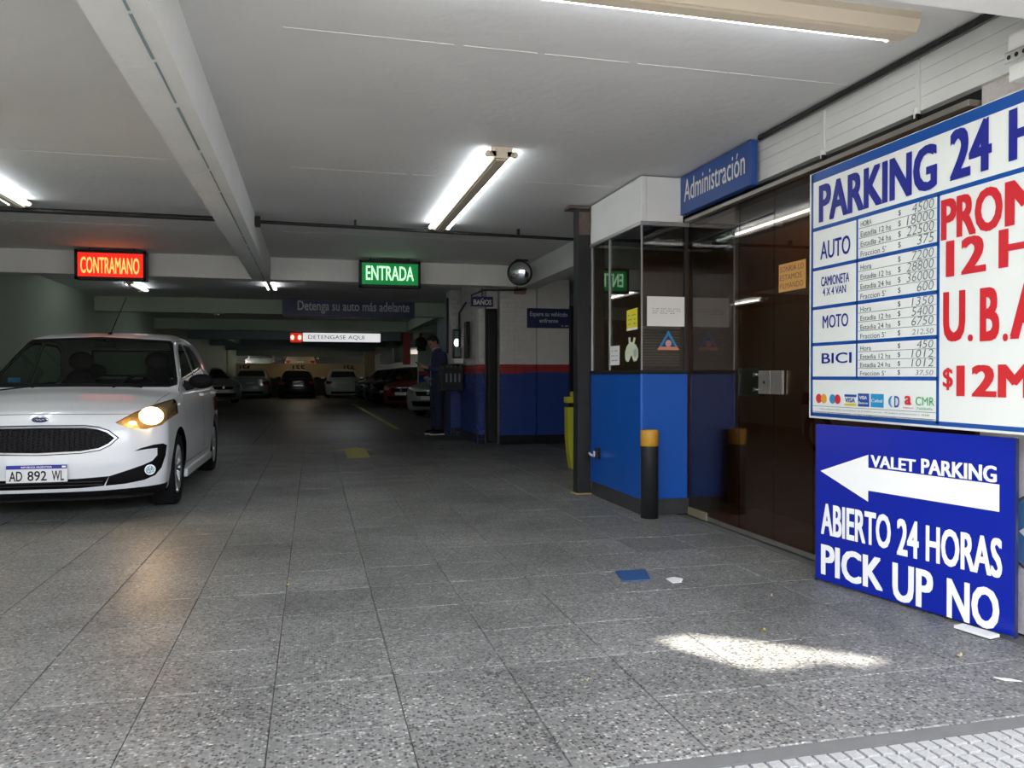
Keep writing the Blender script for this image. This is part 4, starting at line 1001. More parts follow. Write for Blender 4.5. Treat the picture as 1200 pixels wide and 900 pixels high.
def make_car(name, label, group, P, loc, rz, paint, hi=False, lit=False, plate_txt=None, res=.085, kind='hatch'):
    root = thing(name, label, 'car', loc, group); root.rotation_euler = (0, 0, rz); ORG[root.name] = Vector((0, 0, 0))
    L, W = P['L'], P['W']; wy = P['wheels']; wr = P['wr']; nw = 30 if hi else 14
    bm = body_mesh(P, .042 if hi else res)
    L_ = lambda c, n: c.x < -.35 and abs(n.x) > .25; R_ = lambda c, n: c.x > .35 and abs(n.x) > .25
    anyL = lambda c, n: c.x < -.3; anyR = lambda c, n: c.x > .3
    gl = M['g_car'] if hi else dglass
    arch = wr + .055
    for y in wy:
        carve(bm, circle(y, wr, arch, nw), 'x', anyL); carve(bm, circle(y, wr, arch, nw), 'x', anyR)
        for s in (-1, 1):
            ml = MB(); n = nw
            for k in range(n):
                t0, t1 = math.pi * 2 * k / n, math.pi * 2 * (k + 1) / n
                a0, b0, a1, b1 = math.cos(t0) * arch, math.sin(t0) * arch, math.cos(t1) * arch, math.sin(t1) * arch
                if wr + max(b0, b1) < .17: continue
                xo = s * (W - .05); xi = s * (W - .32)
                ml.add([(xo, y + a0, wr + b0), (xo, y + a1, wr + b1), (xi, y + a1, wr + b1), (xi, y + a0, wr + b0)], [(0, 1, 2, 3)])
            ml.add([(xi, y + math.cos(2 * math.pi * k / n) * arch, max(.15, wr + math.sin(2 * math.pi * k / n) * arch)) for k in range(n)], [tuple(range(n))])
            local('wheel_arch', ml, plastic, root)
            wheel(root, s * (W - .115), y, wr, s, hi)
    # glass
    tp = dict((round(a, 2), b) for a, b in P['top'])
    T = P['top']
    if P is KA:
        ws = [(-.755, 1.005), (-.70, .985), (0, .992), (.70, .985), (.755, 1.005), (.745, 1.05), (.625, 1.40), (.60, 1.425), (0, 1.455), (-.60, 1.425), (-.625, 1.40), (-.745, 1.05)]
        fw = [(1.36, .985), (1.40, 1.03), (1.86, 1.335), (2.02, 1.39), (2.20, 1.405), (2.26, 1.39), (2.28, .985)]
        rw = [(2.35, .985), (2.33, 1.395), (2.40, 1.405), (2.75, 1.395), (2.95, 1.34), (3.20, 1.13), (3.22, 1.05), (3.15, 1.0)]
        bw = [(-.60, 1.08), (.60, 1.08), (.52, 1.38), (-.52, 1.38)]; fy, by_ = (.9, 2.1), 3.2
    elif P is SEDAN:
        ws = [(-.73, 1.0), (.73, 1.0), (.60, 1.37), (-.60, 1.37)]
        fw = [(1.55, .985), (2.05, 1.29), (2.35, 1.34), (2.38, .985)]; rw = [(2.45, .985), (2.43, 1.34), (2.85, 1.31), (3.3, 1.1), (3.2, .985)]
        bw = [(-.66, 1.09), (.66, 1.09), (.55, 1.36), (-.55, 1.36)]; fy, by_ = (1., 2.3), 2.9
    else:
        ws = [(-.76, 1.12), (.76, 1.12), (.62, 1.53), (-.62, 1.53)]
        fw = [(1.45, 1.08), (1.85, 1.43), (2.2, 1.50), (2.3, 1.08)]; rw = [(2.38, 1.08), (2.35, 1.50), (3.1, 1.48), (3.5, 1.3), (3.5, 1.1)]
        bw = [(-.62, 1.18), (.62, 1.18), (.54, 1.5), (-.54, 1.5)]; fy, by_ = (.9, 2.1), 3.3
    fF = lambda c, n: fy[0] < c.y < fy[1] and n.z > .1 and n.y < -.1
    fB = lambda c, n: c.y > by_ and n.y > .1
    def paned(nm, poly, ax, flt, d, seal=plastic):
        V, F = carve(bm, poly, ax, flt); b2 = bmesh.new(); vs = [b2.verts.new(v) for v in V]
        for f in F:
            try: b2.faces.new([vs[i] for i in f])
            except ValueError: pass
        b2.normal_update()
        Vi, Fi = carve(b2, shrink(poly, d), ax, lambda c, n: True)
        g = build_skin(nm, Vi, Fi, gl, root, off=-.004)
        b2.verts.ensure_lookup_table(); me = bpy.data.meshes.new('seal'); 
        for f in b2.faces: f.smooth = True
        bmesh.ops.delete(b2, geom=[v for v in b2.verts if not v.link_faces], context='VERTS')
        b2.to_mesh(me); b2.free(); me.materials.append(seal)
        link('seal', me, g); return g
    paned('windscreen', ws, 'y', fF, .028)
    paned('rear_window', bw, 'y', fB, .02)
    up = lambda f_: (lambda c, n: f_(c, n) and c.z > P['belt'] - .02)
    for flt in (anyL, anyR):
        paned('side_window', fw, 'x', up(flt), .02); paned('side_window', rw, 'x', up(flt), .02)
    # lamps
    dz = .12 if P is SUV else 0
    if P is KA:
        hl = [(.495, .732), (.60, .80), (.70, .85), (.80, .892), (.835, .893), (.85, .86), (.845, .80), (.825, .74), (.79, .70), (.70, .675), (.60, .682), (.54, .705)]
    else: hl = [(.45, .66 + dz), (.60, .74 + dz), (.78, .78 + dz), (.83, .76 + dz), (.82, .68 + dz), (.70, .62 + dz), (.52, .62 + dz)]
    fN = lambda s: (lambda c, n: c.y < .75 and c.x * s > 0 and n.y < .2 and c.y < .9)
    warm = mat('lit_headlight_reflector', (.9, .55, .22), .25, .6, var=.3, scale=30, bump=.6, bscale=50) if lit else None
    for s in (1, -1):
        poly = hl if s > 0 else mir(hl)
        V, F = carve(bm, poly, 'y', fN(s))
        if not V: continue
        if hi:
            lens = build_skin('headlight', V, F, glass('headlight_lens', (.92, .9, .86), 1.3), root, off=-.003)
            for k_ in range(len(V)): pass
            build_skin('housing', [v + Vector((-s * .018, .045, -.012)) for v in V], F, warm or M['chrome'], lens)
            c = Vector((s * .725, .0, .775)); yy = min(v.y for v in V if abs(v.x - c.x) < .06)
            c.y = yy + .045
            cup = MB(); cup.lathe([(.0001, .040), (.035, .032), (.072, .006), (.080, -.004)], (0, 0, 0), 'y', 32)
            cup.v = [(c.x + v[0] * 1.12, c.y + v[1] + abs(v[0]) * s * v[0] * 0, c.z + v[2] * .86) for v in cup.v]
            local('reflector_bowl', cup, M['chrome'] if not lit else emitter('lit_bowl', (1, .55, .20), .32), lens)
            if lit:
                local('bulb', MB().ell((c.x, c.y - .0, c.z), (.040, .014, .032)), emitter('lit_bulb', (1, .70, .38), 110), lens)
                local('position_lamp', MB().ell((s * .60, yy + .0 - .01, .722), (.030, .012, .018)), emitter('lit_position_lamp', (1, .62, .20), 3), lens)
            # rim line around the lamp
        else: build_skin('headlight', V, F, mat('lamp_glass', (.45, .47, .46), .15, .5), root, off=-.002)
    tl = [(.52, .80 + dz), (.80, .86 + dz), (.86, .82 + dz), (.84, .68 + dz), (.66, .66 + dz)]
    fT = lambda s: (lambda c, n: c.y > L - .7 and c.x * s > 0 and n.y > -.2)
    for s in (1, -1):
        V, F = carve(bm, tl if s > 0 else mir(tl), 'y', fT(s))
        if V: build_skin('taillight', V, F, mat('taillight_red', (.30, .012, .012), .15, coat=.5), root, off=.002)
    fC = lambda c, n: c.y < .6 and n.y < .1
    if P is KA:
        gr = [(-.515, .618), (-.455, .672), (-.385, .70), (-.30, .713), (0, .716), (.30, .713), (.385, .70), (.455, .672), (.515, .618), (.465, .568), (.40, .535), (.28, .517), (0, .508), (-.28, .517), (-.40, .535), (-.47, .565)]
        V, F = carve(bm, shrink(gr, -.007), 'y', fC)
        gap = build_skin('grille_gap', [v + Vector((0, .048, 0)) for v in V], F, plastic, root)
        b1_ = bmesh.new(); vs = [b1_.verts.new(v) for v in V]
        for f in F: b1_.faces.new([vs[i] for i in f])
        b1_.normal_update(); V, F = carve(b1_, gr, 'y', lambda c, n: True); b1_.free()
        b2 = bmesh.new(); vs = [b2.verts.new(v) for v in V]
        for f in F: b2.faces.new([vs[i] for i in f])
        b2.normal_update(); Vi, Fi = carve(b2, shrink(gr, .013), 'y', lambda c, n: True)
        gro = build_skin('grille', [v + Vector((0, .03, 0)) for v in Vi], Fi, plastic, root)
        for f in b2.faces: f.smooth = True
        me = bpy.data.meshes.new('grille_surround'); bmesh.ops.delete(b2, geom=[v for v in b2.verts if not v.link_faces], context='VERTS')
        for v in b2.verts: v.co.y -= .006
        b2.to_mesh(me); b2.free(); me.materials.append(mat('satin_surround', (.42, .43, .44), .3, .8)); link('surround', me, gro)
        yg = lambda x, z: float(Prof(P['nose'], .04)(z) + .30 * (abs(x) / W) ** 3.2)
        hx = MB(); gi = shrink(gr, .02); st = .034
        for a in range(-16, 17):
            for b in range(-5, 6):
                x = a * st * .87 * 1.15; z = .612 + b * st * .62 + (st * .31 if a % 2 else 0)
                if not inpoly((x, z), gi): continue
                y = yg(x, z) + .012
                # flattened hexagon ring
                R0, R1 = .0185, .0125; hp = []
                for rr, d in ((R0, 0), (R1, 0), (R1 * .9, .016)):
                    hp += [(x + rr * 1.08 * math.cos(math.pi / 3 * k), y + d, z + rr * .60 * math.sin(math.pi / 3 * k)) for k in range(6)]
                hx.add(hp, [(k, (k + 1) % 6, 6 + (k + 1) % 6, 6 + k) for k in range(6)] + [(6 + k, 6 + (k + 1) % 6, 12 + (k + 1) % 6, 12 + k) for k in range(6)])
        o = local('honeycomb', hx, mat('grille_mesh', (.010, .010, .011), .45, spec=.2), gro); o['kind'] = 'stuff'
        # lower intake and fog bezels
        low = [(-.46, .335), (-.25, .325), (.25, .325), (.46, .335), (.42, .262), (.25, .252), (-.25, .252), (-.42, .262)]
        V, F = carve(bm, low, 'y', fC)
        lo_ = build_skin('lower_intake', [v + Vector((0, .03, 0)) for v in V], F, plastic, root)
        ll = MB()
        for z in (.278, .30): ll.box((-.42, .02 + .0, z - .003), (.42, .035, z + .003))
        local('slats', ll, M['black'], lo_)
        fogp = [(.43, .262), (.46, .335), (.58, .372), (.68, .405), (.735, .43), (.765, .47), (.765, .525), (.70, .522), (.62, .512), (.66, .532), (.74, .552), (.80, .557), (.822, .54), (.815, .46), (.79, .37), (.75, .315), (.68, .285), (.56, .268)]
        for s in (1, -1):
            V, F = carve(bm, fogp if s > 0 else mir(fogp), 'y', lambda c, n: c.y < .8 and c.x * s > 0 and n.y < .3)
            bz = build_skin('fog_bezel', [v + Vector((-s * .006, .012, 0)) for v in V], F, plastic, root)
            c = Vector((s * .715, yg(.715, .365) + .008, .362)); nrm = Vector((s * .42, -1, 0)).normalized()
            local('fog_lamp', MB().cyl(c + nrm * .012, c - nrm * .03, .040, n=24), M['chrome'], bz)
            local('fog_lens', MB().cyl(c + nrm * .014, c + nrm * .0125, .032, n=24), M['g_clear'], bz)
            g = MB()
            for t in (.4, 1.6, 2.9, 4.2, 5.4):
                d = Vector((-nrm.y, nrm.x, 0)) * math.cos(t) * .018 + UP * math.sin(t) * .018; g.ell(c + nrm * .014 + d, (.006, .004, .006), n=8, m=5)
            local('lamp_facets', g, M['white_ink'], bz)
        # number plate
        pc = Vector((0 + .0, -.022, .378)); px0 = -.0
        pl = local('number_plate', MB().bev((-.20, -.028, .312), (.20, -.018, .440), .004), M['paper'], root)
        local('blue_band', MB().bev((-.198, -.0295, .410), (.198, -.0275, .438), .001), M['signblue'], pl)
        ORG[pl.name] = Vector((0, 0, 0))
        lettering(pl, 'AD', (-.178, -.0287, .324), XA, UP, .085, .072, M['black'], .01); lettering(pl, '892', (-.060, -.0287, .324), XA, UP, .125, .072, M['black'], .01)
        lettering(pl, 'WL', (.098, -.0287, .324), XA, UP, .080, .072, M['black'], .01)
        lettering(pl, 'REPUBLICA ARGENTINA', (-.10, -.0300, .418), XA, UP, .20, .012, M['white_ink'], .01)
        local('flag_mark', MB().box((.165, -.0302, .418), (.19, -.0296, .430)), M['white_ink'], pl)
        # badge
        by0 = yg(0, .755) ; bd = local('badge', MB().ell((0, by0 - .004, .762), (.058, .010, .023), n=28), M['chrome'], root)
        local('badge_field', MB().ell((0, by0 - .009, .762), (.048, .008, .017), n=28), M['navy'], bd)
        cs = MB().tube([(-.033, by0 - .0175, .759), (-.02, by0 - .0185, .769), (-.012, by0 - .0185, .758), (.0, by0 - .0185, .765), (.012, by0 - .0185, .758), (.022, by0 - .0185, .766), (.033, by0 - .0175, .760)], .002, 6)
        local('badge_script', cs, M['chrome'], bd)
        # hood seam across the nose and along the wings
        seam = [(-.60, .795), (0, .806), (.60, .795), (.60, .790), (0, .801), (-.60, .790)]
        V, F = carve(bm, [(-.62, .7935), (0, .8035), (.62, .7935), (.62, .789), (0, .799), (-.62, .789)], 'y', lambda c, n: c.y < .5 and n.y < 0)
        build_skin('bonnet_seam', V, F, mat('nose_seam_grey', (.25, .26, .27), .6), root, off=-.003)  # plain grey strip for the bonnet joint
        for s in (1, -1):
            q = [(s * .70, .22), (s * .715, .60), (s * .735, .98), (s * .7395, .98), (s * .7195, .60), (s * .7045, .22)]
            V, F = carve(bm, q, 'z', lambda c, n: n.z > .5 and c.y < 1.05 and c.z > .7)
            if V: build_skin('bonnet_seam', V, F, mat('seam_grey', (.25, .26, .27), .6), root, off=-.003)
        # washer jets
        for x in (-.32, .30): local('washer_jet', MB().ell((x, .93, .992), (.016, .012, .008), n=10, m=6), plastic, root)
        # doors
        d1 = [(1.17, .31), (1.14, .60), (1.13, .95), (1.34, 1.04), (1.80, 1.365), (2.0, 1.425), (2.30, 1.44), (2.315, .95), (2.31, .31)]
        d2 = [(2.33, .31), (2.335, .95), (2.32, 1.44), (2.75, 1.43), (2.98, 1.37), (3.24, 1.14), (3.27, .98), (3.05, .80), (2.90, .62), (2.82, .31)]
        for flt in (anyL, anyR):
            for dp in (d1, d2):
                V, F = carve(bm, dp, 'x', flt); b2 = bmesh.new(); vs = [b2.verts.new(v) for v in V]
                for f in F:
                    try: b2.faces.new([vs[i] for i in f])
                    except ValueError: pass
                b2.normal_update(); Vi, Fi = carve(b2, shrink(dp, .0045), 'x', lambda c, n: True)
                do = build_skin('door', Vi, Fi, paint, root)
                for f in b2.faces: f.smooth = True
                me = bpy.data.meshes.new('door_gap'); bmesh.ops.delete(b2, geom=[v for v in b2.verts if not v.link_faces], context='VERTS')
                for v in b2.verts: v.co.x *= .995
                b2.to_mesh(me); b2.free(); me.materials.append(plastic); link('door_gap', me, do)
                sx = 1 if flt is anyR else -1; hy = 2.12 if dp is d1 else 3.0
                local('door_handle', MB().bev((sx * (W - .02), hy - .09, .885), (sx * (W + .028), hy + .09, .915), .01), paint, do)
        # mirrors
        for s in (1, -1):
            mm = MB().ell((s * (W + .085), 1.42, 1.035), (.115, .055, .068), n=20, m=12)
            mo = local('wing_mirror', mm, plastic, root)
            local('mirror_glass', MB().ell((s * (W + .085), 1.458, 1.035), (.095, .02, .052), n=20, m=12), M['chrome'], mo)
            local('mirror_stalk', MB().prism([(0, 0), (.09, .02), (.09, .06), (0, .10)], XA * s, UP, (s * (W - .07), 1.41, .945), (0, .07, 0)), plastic, mo)
        # sill skirt, antenna, wipers
        for s in (1, -1): local('sill_trim', MB().bev((s * (W - .055), 1.18, .18), (s * (W - .004), 2.92, .255), .015), paint, root)
        V, F = carve(bm, [(-.9, .1), (.9, .1), (.9, .245), (.70, .232), (.4, .226), (-.4, .226), (-.70, .232), (-.9, .245)], 'y', lambda c, n: c.y < .42)
        build_skin('valance', V, F, plastic, root, off=-.004)
        local('undertray', MB().prism([(-.70, .16), (-.5, .03), (-.25, .0), (.25, .0), (.5, .03), (.70, .16), (.70, .42), (-.70, .42)], XA, YA, (0, .22, .14), (0, 0, .07)), M['dark'], root)
        local('antenna', MB().cyl((.03, 2.0, 1.488), (.03, 2.03, 1.50), .02, .012, n=12).cyl((.03, 2.03, 1.50), (.13, 2.22, 1.87), .0045, .003, n=8), plastic, root)
        for x0 in (-.62, -.05):
            f_ = body_fn(P)
            pts = []
            for k in range(7):
                x = x0 + .55 * k / 6; y = 1.02 + .03 * k / 6; 
                z = 1.1
                while f_(np.array([x]), np.array([y]), np.array([z]))[0] > -.012 and z > .9: z -= .002
                pts.append((x, y - .005, z + .02))
            local('wiper', MB().tube(pts, .007, 6), plastic, root)
        # cabin
        inn = mat('cabin_dark', (.010, .010, .011), .8)
        local('dashboard', MB().bev((-.70, 1.05, .70), (.70, 1.50, .955), .06), inn, root)
        for x in (-.36, .36):
            st_ = local('front_seat', MB().bev((x - .24, 1.85, .35), (x + .24, 2.35, .55), .06).cap((x, 2.38, .60), .16, (x, 2.50, 1.02), .14).ell((x, 2.42, .8), (.24, .09, .30)), inn, root)
            local('headrest', MB().ell((x, 2.53, 1.24), (.12, .05, .095)).cyl((x - .05, 2.52, 1.05), (x - .05, 2.52, 1.2), .008).cyl((x + .05, 2.52, 1.05), (x + .05, 2.52, 1.2), .008), inn, st_)
        rs = local('rear_seat', MB().bev((-.62, 3.0, .4), (.62, 3.2, 1.05), .06), inn, root)
        for x in (-.38, .38): local('headrest', MB().ell((x, 3.12, 1.14), (.12, .05, .08)), inn, rs)
        sw = MB(); c = Vector((.36, 1.60, .93)); a1 = XA; a2 = Vector((0, .45, .89))
        for k in range(24):
            t0, t1 = 2 * math.pi * k / 24, 2 * math.pi * (k + 1) / 24; sw.cyl(c + (a1 * math.cos(t0) + a2 * math.sin(t0)) * .18, c + (a1 * math.cos(t1) + a2 * math.sin(t1)) * .18, .014, n=8)
        sw.cyl(c - a1 * .18, c + a1 * .18, .018).ell(c, (.06, .03, .05))
        local('steering_wheel', sw, inn, root)
        local('rear_view_mirror', MB().bev((-.10, 1.93, 1.36), (.10, 1.95, 1.42), .01).cyl((0, 1.94, 1.40), (0, 1.90, 1.46), .008), inn, root)
        local('cabin_floor', MB().box((-.7, .6, .2), (.7, 3.6, .24)).box((-.70, .95, .24), (.70, 1.0, .85)), inn, root)
        # blue sticker inside the windscreen
        local('blue_windscreen_tag', MB().bev((-.62, 1.28, 1.03), (-.52, 1.285, 1.07), .002), mat('tag_blue', (.03, .2, .5), .5), root)
    else:
        # grille, bumper intake, plates, handles for the other cars
        g1 = [(-.36, .56 + dz), (-.42, .68 + dz), (.42, .68 + dz), (.36, .56 + dz)]
        V, F = carve(bm, g1, 'y', fC); 
        if V: build_skin('grille', [v + Vector((0, .015, 0)) for v in V], F, plastic, root)
        g2 = [(-.50, .28), (-.55, .42), (.55, .42), (.50, .28)]
        V, F = carve(bm, g2, 'y', fC)
        if V: build_skin('lower_intake', [v + Vector((0, .02, 0)) for v in V], F, plastic, root)
        local('badge', MB().cyl((0, .035, .63 + dz), (0, .0, .63 + dz), .045, n=16), M['chrome'], root)
        local('front_plate', MB().bev((-.2, -.03, .46), (.2, .02, .56), .004), M['paper'], root)
        for s in (1, -1):
            local('wing_mirror', MB().ell((s * (W + .08), 1.55, 1.02 + dz), (.11, .06, .07), n=12, m=8), paint, root)
            for hy in (2.2, 3.05): local('door_handle', MB().bev((s * (W - .02), hy - .08, .86), (s * (W + .02), hy + .08, .89), .008), M['chrome'], root)
    # rear
    local('rear_plate', MB().bev((-.2, L - .06, .70 + dz), (.2, L + .012 - (0.02 if P is not SEDAN else 0), .80 + dz), .004), M['paper'], root)
    rb = [(-.60, .24), (.60, .24), (.62, .36), (-.62, .36)]
    V, F = carve(bm, rb, 'y', lambda c, n: c.y > L - .6 and n.y > .1)
    if V: build_skin('rear_valance', V, F, plastic, root, off=-.005)
    for f in bm.faces: f.smooth = True
    bmesh.ops.delete(bm, geom=[v for v in bm.verts if not v.link_faces], context='VERTS')
    me = bpy.data.meshes.new('body'); bm.to_mesh(me); bm.free(); me.materials.append(paint); link('body', me, root)
    return root
def paint(name, col, rough=.32, metal=0., coat=.8): return mat(name, col, rough, metal, var=.02, scale=3, coat=coat)
CARX, CARY = -1.94, 6.42
make_car('white_hatchback', 'white five-door hatchback with lit headlight and number plate AD 892 WL', None, KA, (CARX, CARY, 0), 0, paint('white_car_paint', (.70, .71, .72)), hi=True, lit=True)
G = 'cars parked at the far end of the lane'
sil = paint('silver_paint', (.38, .43, .42), .3, .6); drk = paint('dark_paint', (.02, .022, .03), .25, .3); gw = paint('greenish_white_paint', (.55, .60, .52))
def bx_(px, Y): return at(px, 450, Y=Y).x
make_car('silver_sedan', 'silver sedan parked tail-out under number 154, first of the far row', G, SEDAN, (bx_(293, 40.6), 44.9, 0), math.pi, sil)
make_car('dark_suv', 'dark car parked tail-out under number 155 in the middle of the far row', G, SUV, (bx_(348, 40.6), 44.9, 0), math.pi, drk).scale = (1, 1, .88)
make_car('pale_hatchback', 'pale greenish-white hatchback parked tail-out under number 156', G, dict(KA) if False else SUV, (bx_(402.5, 40.6), 44.8, 0), math.pi, gw).scale = (1, 1, .88)
G2 = 'cars parked slanting along the right side'
A45 = math.radians(-35)
def nose_at(px, Y): return (bx_(px, Y), Y, 0)
make_car('silver_hatchback', 'silver-white car half hidden behind the man in blue, nearest of the slanting row', G2, SEDAN, (at(497, 486, Y=20.8).x + .1, 20.8, 0), math.radians(-38), sil)
make_car('red_hatchback', 'dark red car parked between the silver car and the dark cars', G2, SEDAN, (bx_(466, 26.2) + .1, 26.2, 0), math.radians(-35), paint('dark_red_paint', (.11, .008, .01)))
make_car('black_sedan', 'black car right behind the red one, its nose towards the lane', G2, SEDAN, (bx_(451, 30.0), 30.0, 0), math.radians(-35), drk)
make_car('dark_blue_sedan', 'dark blue car with bright chrome glints, third from the far end of the slanting row', G2, SEDAN, (bx_(441, 33.6), 33.6, 0), math.radians(-35), paint('dark_blue_paint', (.02, .03, .06)))
make_car('grey_sedan', 'dark grey car beside the pale hatchback, deepest of the slanting row', G2, SEDAN, (bx_(430, 37.4), 37.4, 0), math.radians(-35), paint('dark_grey_paint', (.05, .055, .06)))
make_car('silver_compact', 'silver car on the left, its front showing past the white hatchback mirror', None, SEDAN, (bx_(262, 33.0) , 33.0, 0), math.radians(25), sil)
UD = 1.05
make_car('upper_van', 'tan-lit car on the upper deck above number 155', 'cars on the upper deck', SUV, (bx_(352, 47.2), 51.6, UD), math.pi, paint('tan_lit_white', (.45, .36, .24)))  # warm light on a white car is put into its colour
make_car('upper_silver_car', 'small silver car on the upper deck between numbers 154 and 155', 'cars on the upper deck', SEDAN, (bx_(304, 47.2), 52.2, UD), math.pi, sil)

# ================================================================== THE MAN LOOKING AT HIS PHONE
def voxel(mb, name, m, parent, vs=.008, smooth=3, offy=None):
    me = mb.mesh('tmp', None); o = bpy.data.objects.new('tmp', me); COL.objects.link(o)
    r = o.modifiers.new('r', 'REMESH'); r.mode = 'VOXEL'; r.voxel_size = vs; r.use_smooth_shade = True
    s = o.modifiers.new('s', 'SMOOTH'); s.iterations = smooth; s.factor = .5
    bpy.context.view_layer.update(); dg = bpy.context.evaluated_depsgraph_get()
    me2 = bpy.data.meshes.new_from_object(o.evaluated_get(dg)); me2.name = name
    bpy.data.objects.remove(o); bpy.data.meshes.remove(me)
    me2.materials.clear(); me2.materials.append(m)
    for p in me2.polygons: p.use_smooth = True
    return link(name, me2, parent)
mp = at(512, 509, Z=0)
man = thing('person', 'man in navy jacket and dark blue trousers standing with head bowed over a phone', 'person', tuple(mp)); man.rotation_euler = (0, 0, math.radians(-72)); ORG[man.name] = Vector((0, 0, 0))
hc = Vector((0, -.075, 1.715)); HR = Matrix.Rotation(math.radians(32), 3, 'X')
def H(x, y, z): return hc + HR @ Vector((x, y, z))
body = MB()
body.ell(H(0, .0, .025), (.077, .095, .10), HR).ell(H(0, -.025, -.045), (.058, .07, .075), HR).ell(H(0, -.055, -.085), (.035, .035, .03), HR)
body.cap(H(0, -.092, .015), .010, H(0, -.112, -.022), .014).ell(H(0, -.088, -.055), (.024, .014, .010), HR)
body.ell(H(0, -.085, .035), (.055, .02, .012), HR)
for s in (1, -1):
    body.ell(H(s * .079, .01, -.005), (.010, .022, .032), HR).ell(H(s * .034, -.062, -.012), (.022, .02, .018), HR)
    body.cap((s * .085, .0, .92), .095, (s * .10, -.01, .52), .06).cap((s * .10, -.01, .52), .056, (s * .105, .03, .09), .04).cap((s * .105, .03, .06), .036, (s * .115, -.13, .035), .03)
    sh, el, wr_ = Vector((s * .185, .03, 1.475)), Vector((s * .235, .035, 1.185)), Vector((s * .085, -.235, 1.235))
    body.cap(sh, .058, el, .043).cap(el, .042, wr_, .027)
    pm = Vector((s * .048, -.30, 1.262)); body.cap(wr_, .026, pm, .026); pr = (pm - wr_).normalized()
    body.ell(pm, (.022, .042, .036))
    for k in range(4):   # fingers curl under the phone
        b0 = pm + Vector((-s * .004, -.022 - .002 * k, .022 - k * .016)); b1 = b0 + Vector((-s * .020, -.026 + .003 * k, .006)); b2 = b1 + Vector((-s * .024, -.004, .012 - .002 * k))
        body.cap(b0, .0095, b1, .0085, 8).cap(b1, .0085, b2, .0072, 8)
    t0 = pm + Vector((0, -.005, .026)); t1 = t0 + Vector((-s * .014, -.022, .024)); t2 = t1 + Vector((-s * .018, -.016, .006)); body.cap(t0, .0105, t1, .0095, 8).cap(t1, .0095, t2, .008, 8)
body.cap((0, .03, 1.50), .062, H(0, .02, -.05), .055).ell((0, .02, 1.32), (.165, .105, .20)).ell((0, .015, 1.08), (.14, .095, .16)).ell((0, .02, .95), (.155, .11, .11)).cap((-.15, .03, 1.46), .065, (.15, .03, 1.46), .065)
voxel(body, 'body', M['skin'], man, .0065, 2)
jk = MB()
jk.ell((0, .02, 1.33), (.195, .135, .21)).ell((0, .02, 1.12), (.178, .135, .20)).ell((0, .02, .98), (.185, .14, .13)).cap((-.155, .03, 1.455), .078, (.155, .03, 1.455), .078).cap((0, .03, 1.50), .085, (0, .015, 1.555), .072)
jk.cap((-.07, .02, .93), .115, (.07, .02, .93), .115)
for s in (1, -1):
    sh, el, wr_ = Vector((s * .185, .03, 1.46)), Vector((s * .24, .045, 1.185)), Vector((s * .105, -.20, 1.228))
    jk.cap(sh, .078, el, .064).cap(el, .062, wr_, .043)
    jk.ell(sh + (el - sh) * .8 + Vector((s * .012, 0, 0)), (.066, .070, .030)).ell(el + (wr_ - el) * .3, (.062, .05, .06)).ell(el + (wr_ - el) * .75, (.050, .04, .05))
jk.ell((0, -.05, 1.00), (.15, .09, .03)).ell((.05, -.07, 1.12), (.10, .07, .03)).ell((-.05, .08, 1.08), (.12, .08, .03))
jo = voxel(jk, 'jacket', M['jacket'], man, .010, 2)
local('collar', MB().lathe([(.078, 1.545), (.088, 1.575), (.082, 1.60), (.072, 1.57)], (0, .0, 0), 'z', 24), M['jacket'], jo)
local('zip', MB().tube([(0, -.118, 1.50), (0, -.135, 1.35), (0, -.13, 1.10), (0, -.125, .90)], .005, 6), M['shirt'], jo)
local('shirt_edge', MB().lathe([(.070, 1.56), (.076, 1.59), (.070, 1.61)], (0, -.015, 0), 'z', 24), M['shirt'], man)
local('white_tag', MB().bev((-.20, -.05, .915), (-.185, -.02, .95), .003), M['paper'], man)
tr = MB()
for s in (1, -1): tr.cap((s * .088, .01, .90), .115, (s * .10, .0, .52), .082).cap((s * .10, .0, .54), .080, (s * .105, .025, .13), .068).ell((s * .10, .01, .12), (.072, .078, .05)).ell((s * .10, -.01, .48), (.084, .084, .03))
tr.ell((0, .02, .93), (.165, .125, .10))
voxel(tr, 'trousers', M['trousers'], man, .011, 2)
for s in (1, -1):
    x = s * .112; sh = MB().ell((x, -.07, .05), (.048, .135, .040)).ell((x, .035, .065), (.045, .055, .05)).box((x - .035, -.15, .025), (x + .035, .07, .05)); so_ = voxel(sh, 'shoe', M['black'], man, .008, 2)
    local('sole', MB().prism([(x - .03, -.195), (x + .03, -.195), (x + .046, -.12), (x + .038, .08), (x - .038, .08), (x - .046, -.12)], XA, YA, (0, 0, 0), (0, 0, .022)), M['paper'], so_)
hr = MB(); hr.ell(H(0, .015, .042), (.084, .100, .098), HR).ell(H(0, .05, .0), (.080, .065, .085), HR).ell(H(0, -.055, .098), (.058, .045, .03), HR)
hv = voxel(hr, 'hair', M['hair'], man, .008, 1)
bm = bmesh.new(); bm.from_mesh(hv.data)   # the hair ends above the forehead and at the nape
iv = HR.transposed()
kill = [v for v in bm.verts if (lambda q: q.y < -.045 and q.z < .062 or q.z < -.075 or (q.y < .0 and q.z < .012))(iv @ (v.co - hc))]
bmesh.ops.delete(bm, geom=kill, context='VERTS'); bm.to_mesh(hv.data); bm.free()
for s in (1, -1):
    g = local('spectacles', MB().cyl(H(s * .033, -.088, .010), H(s * .033, -.0895, .010), .021, n=16), M['g_clear'], man)
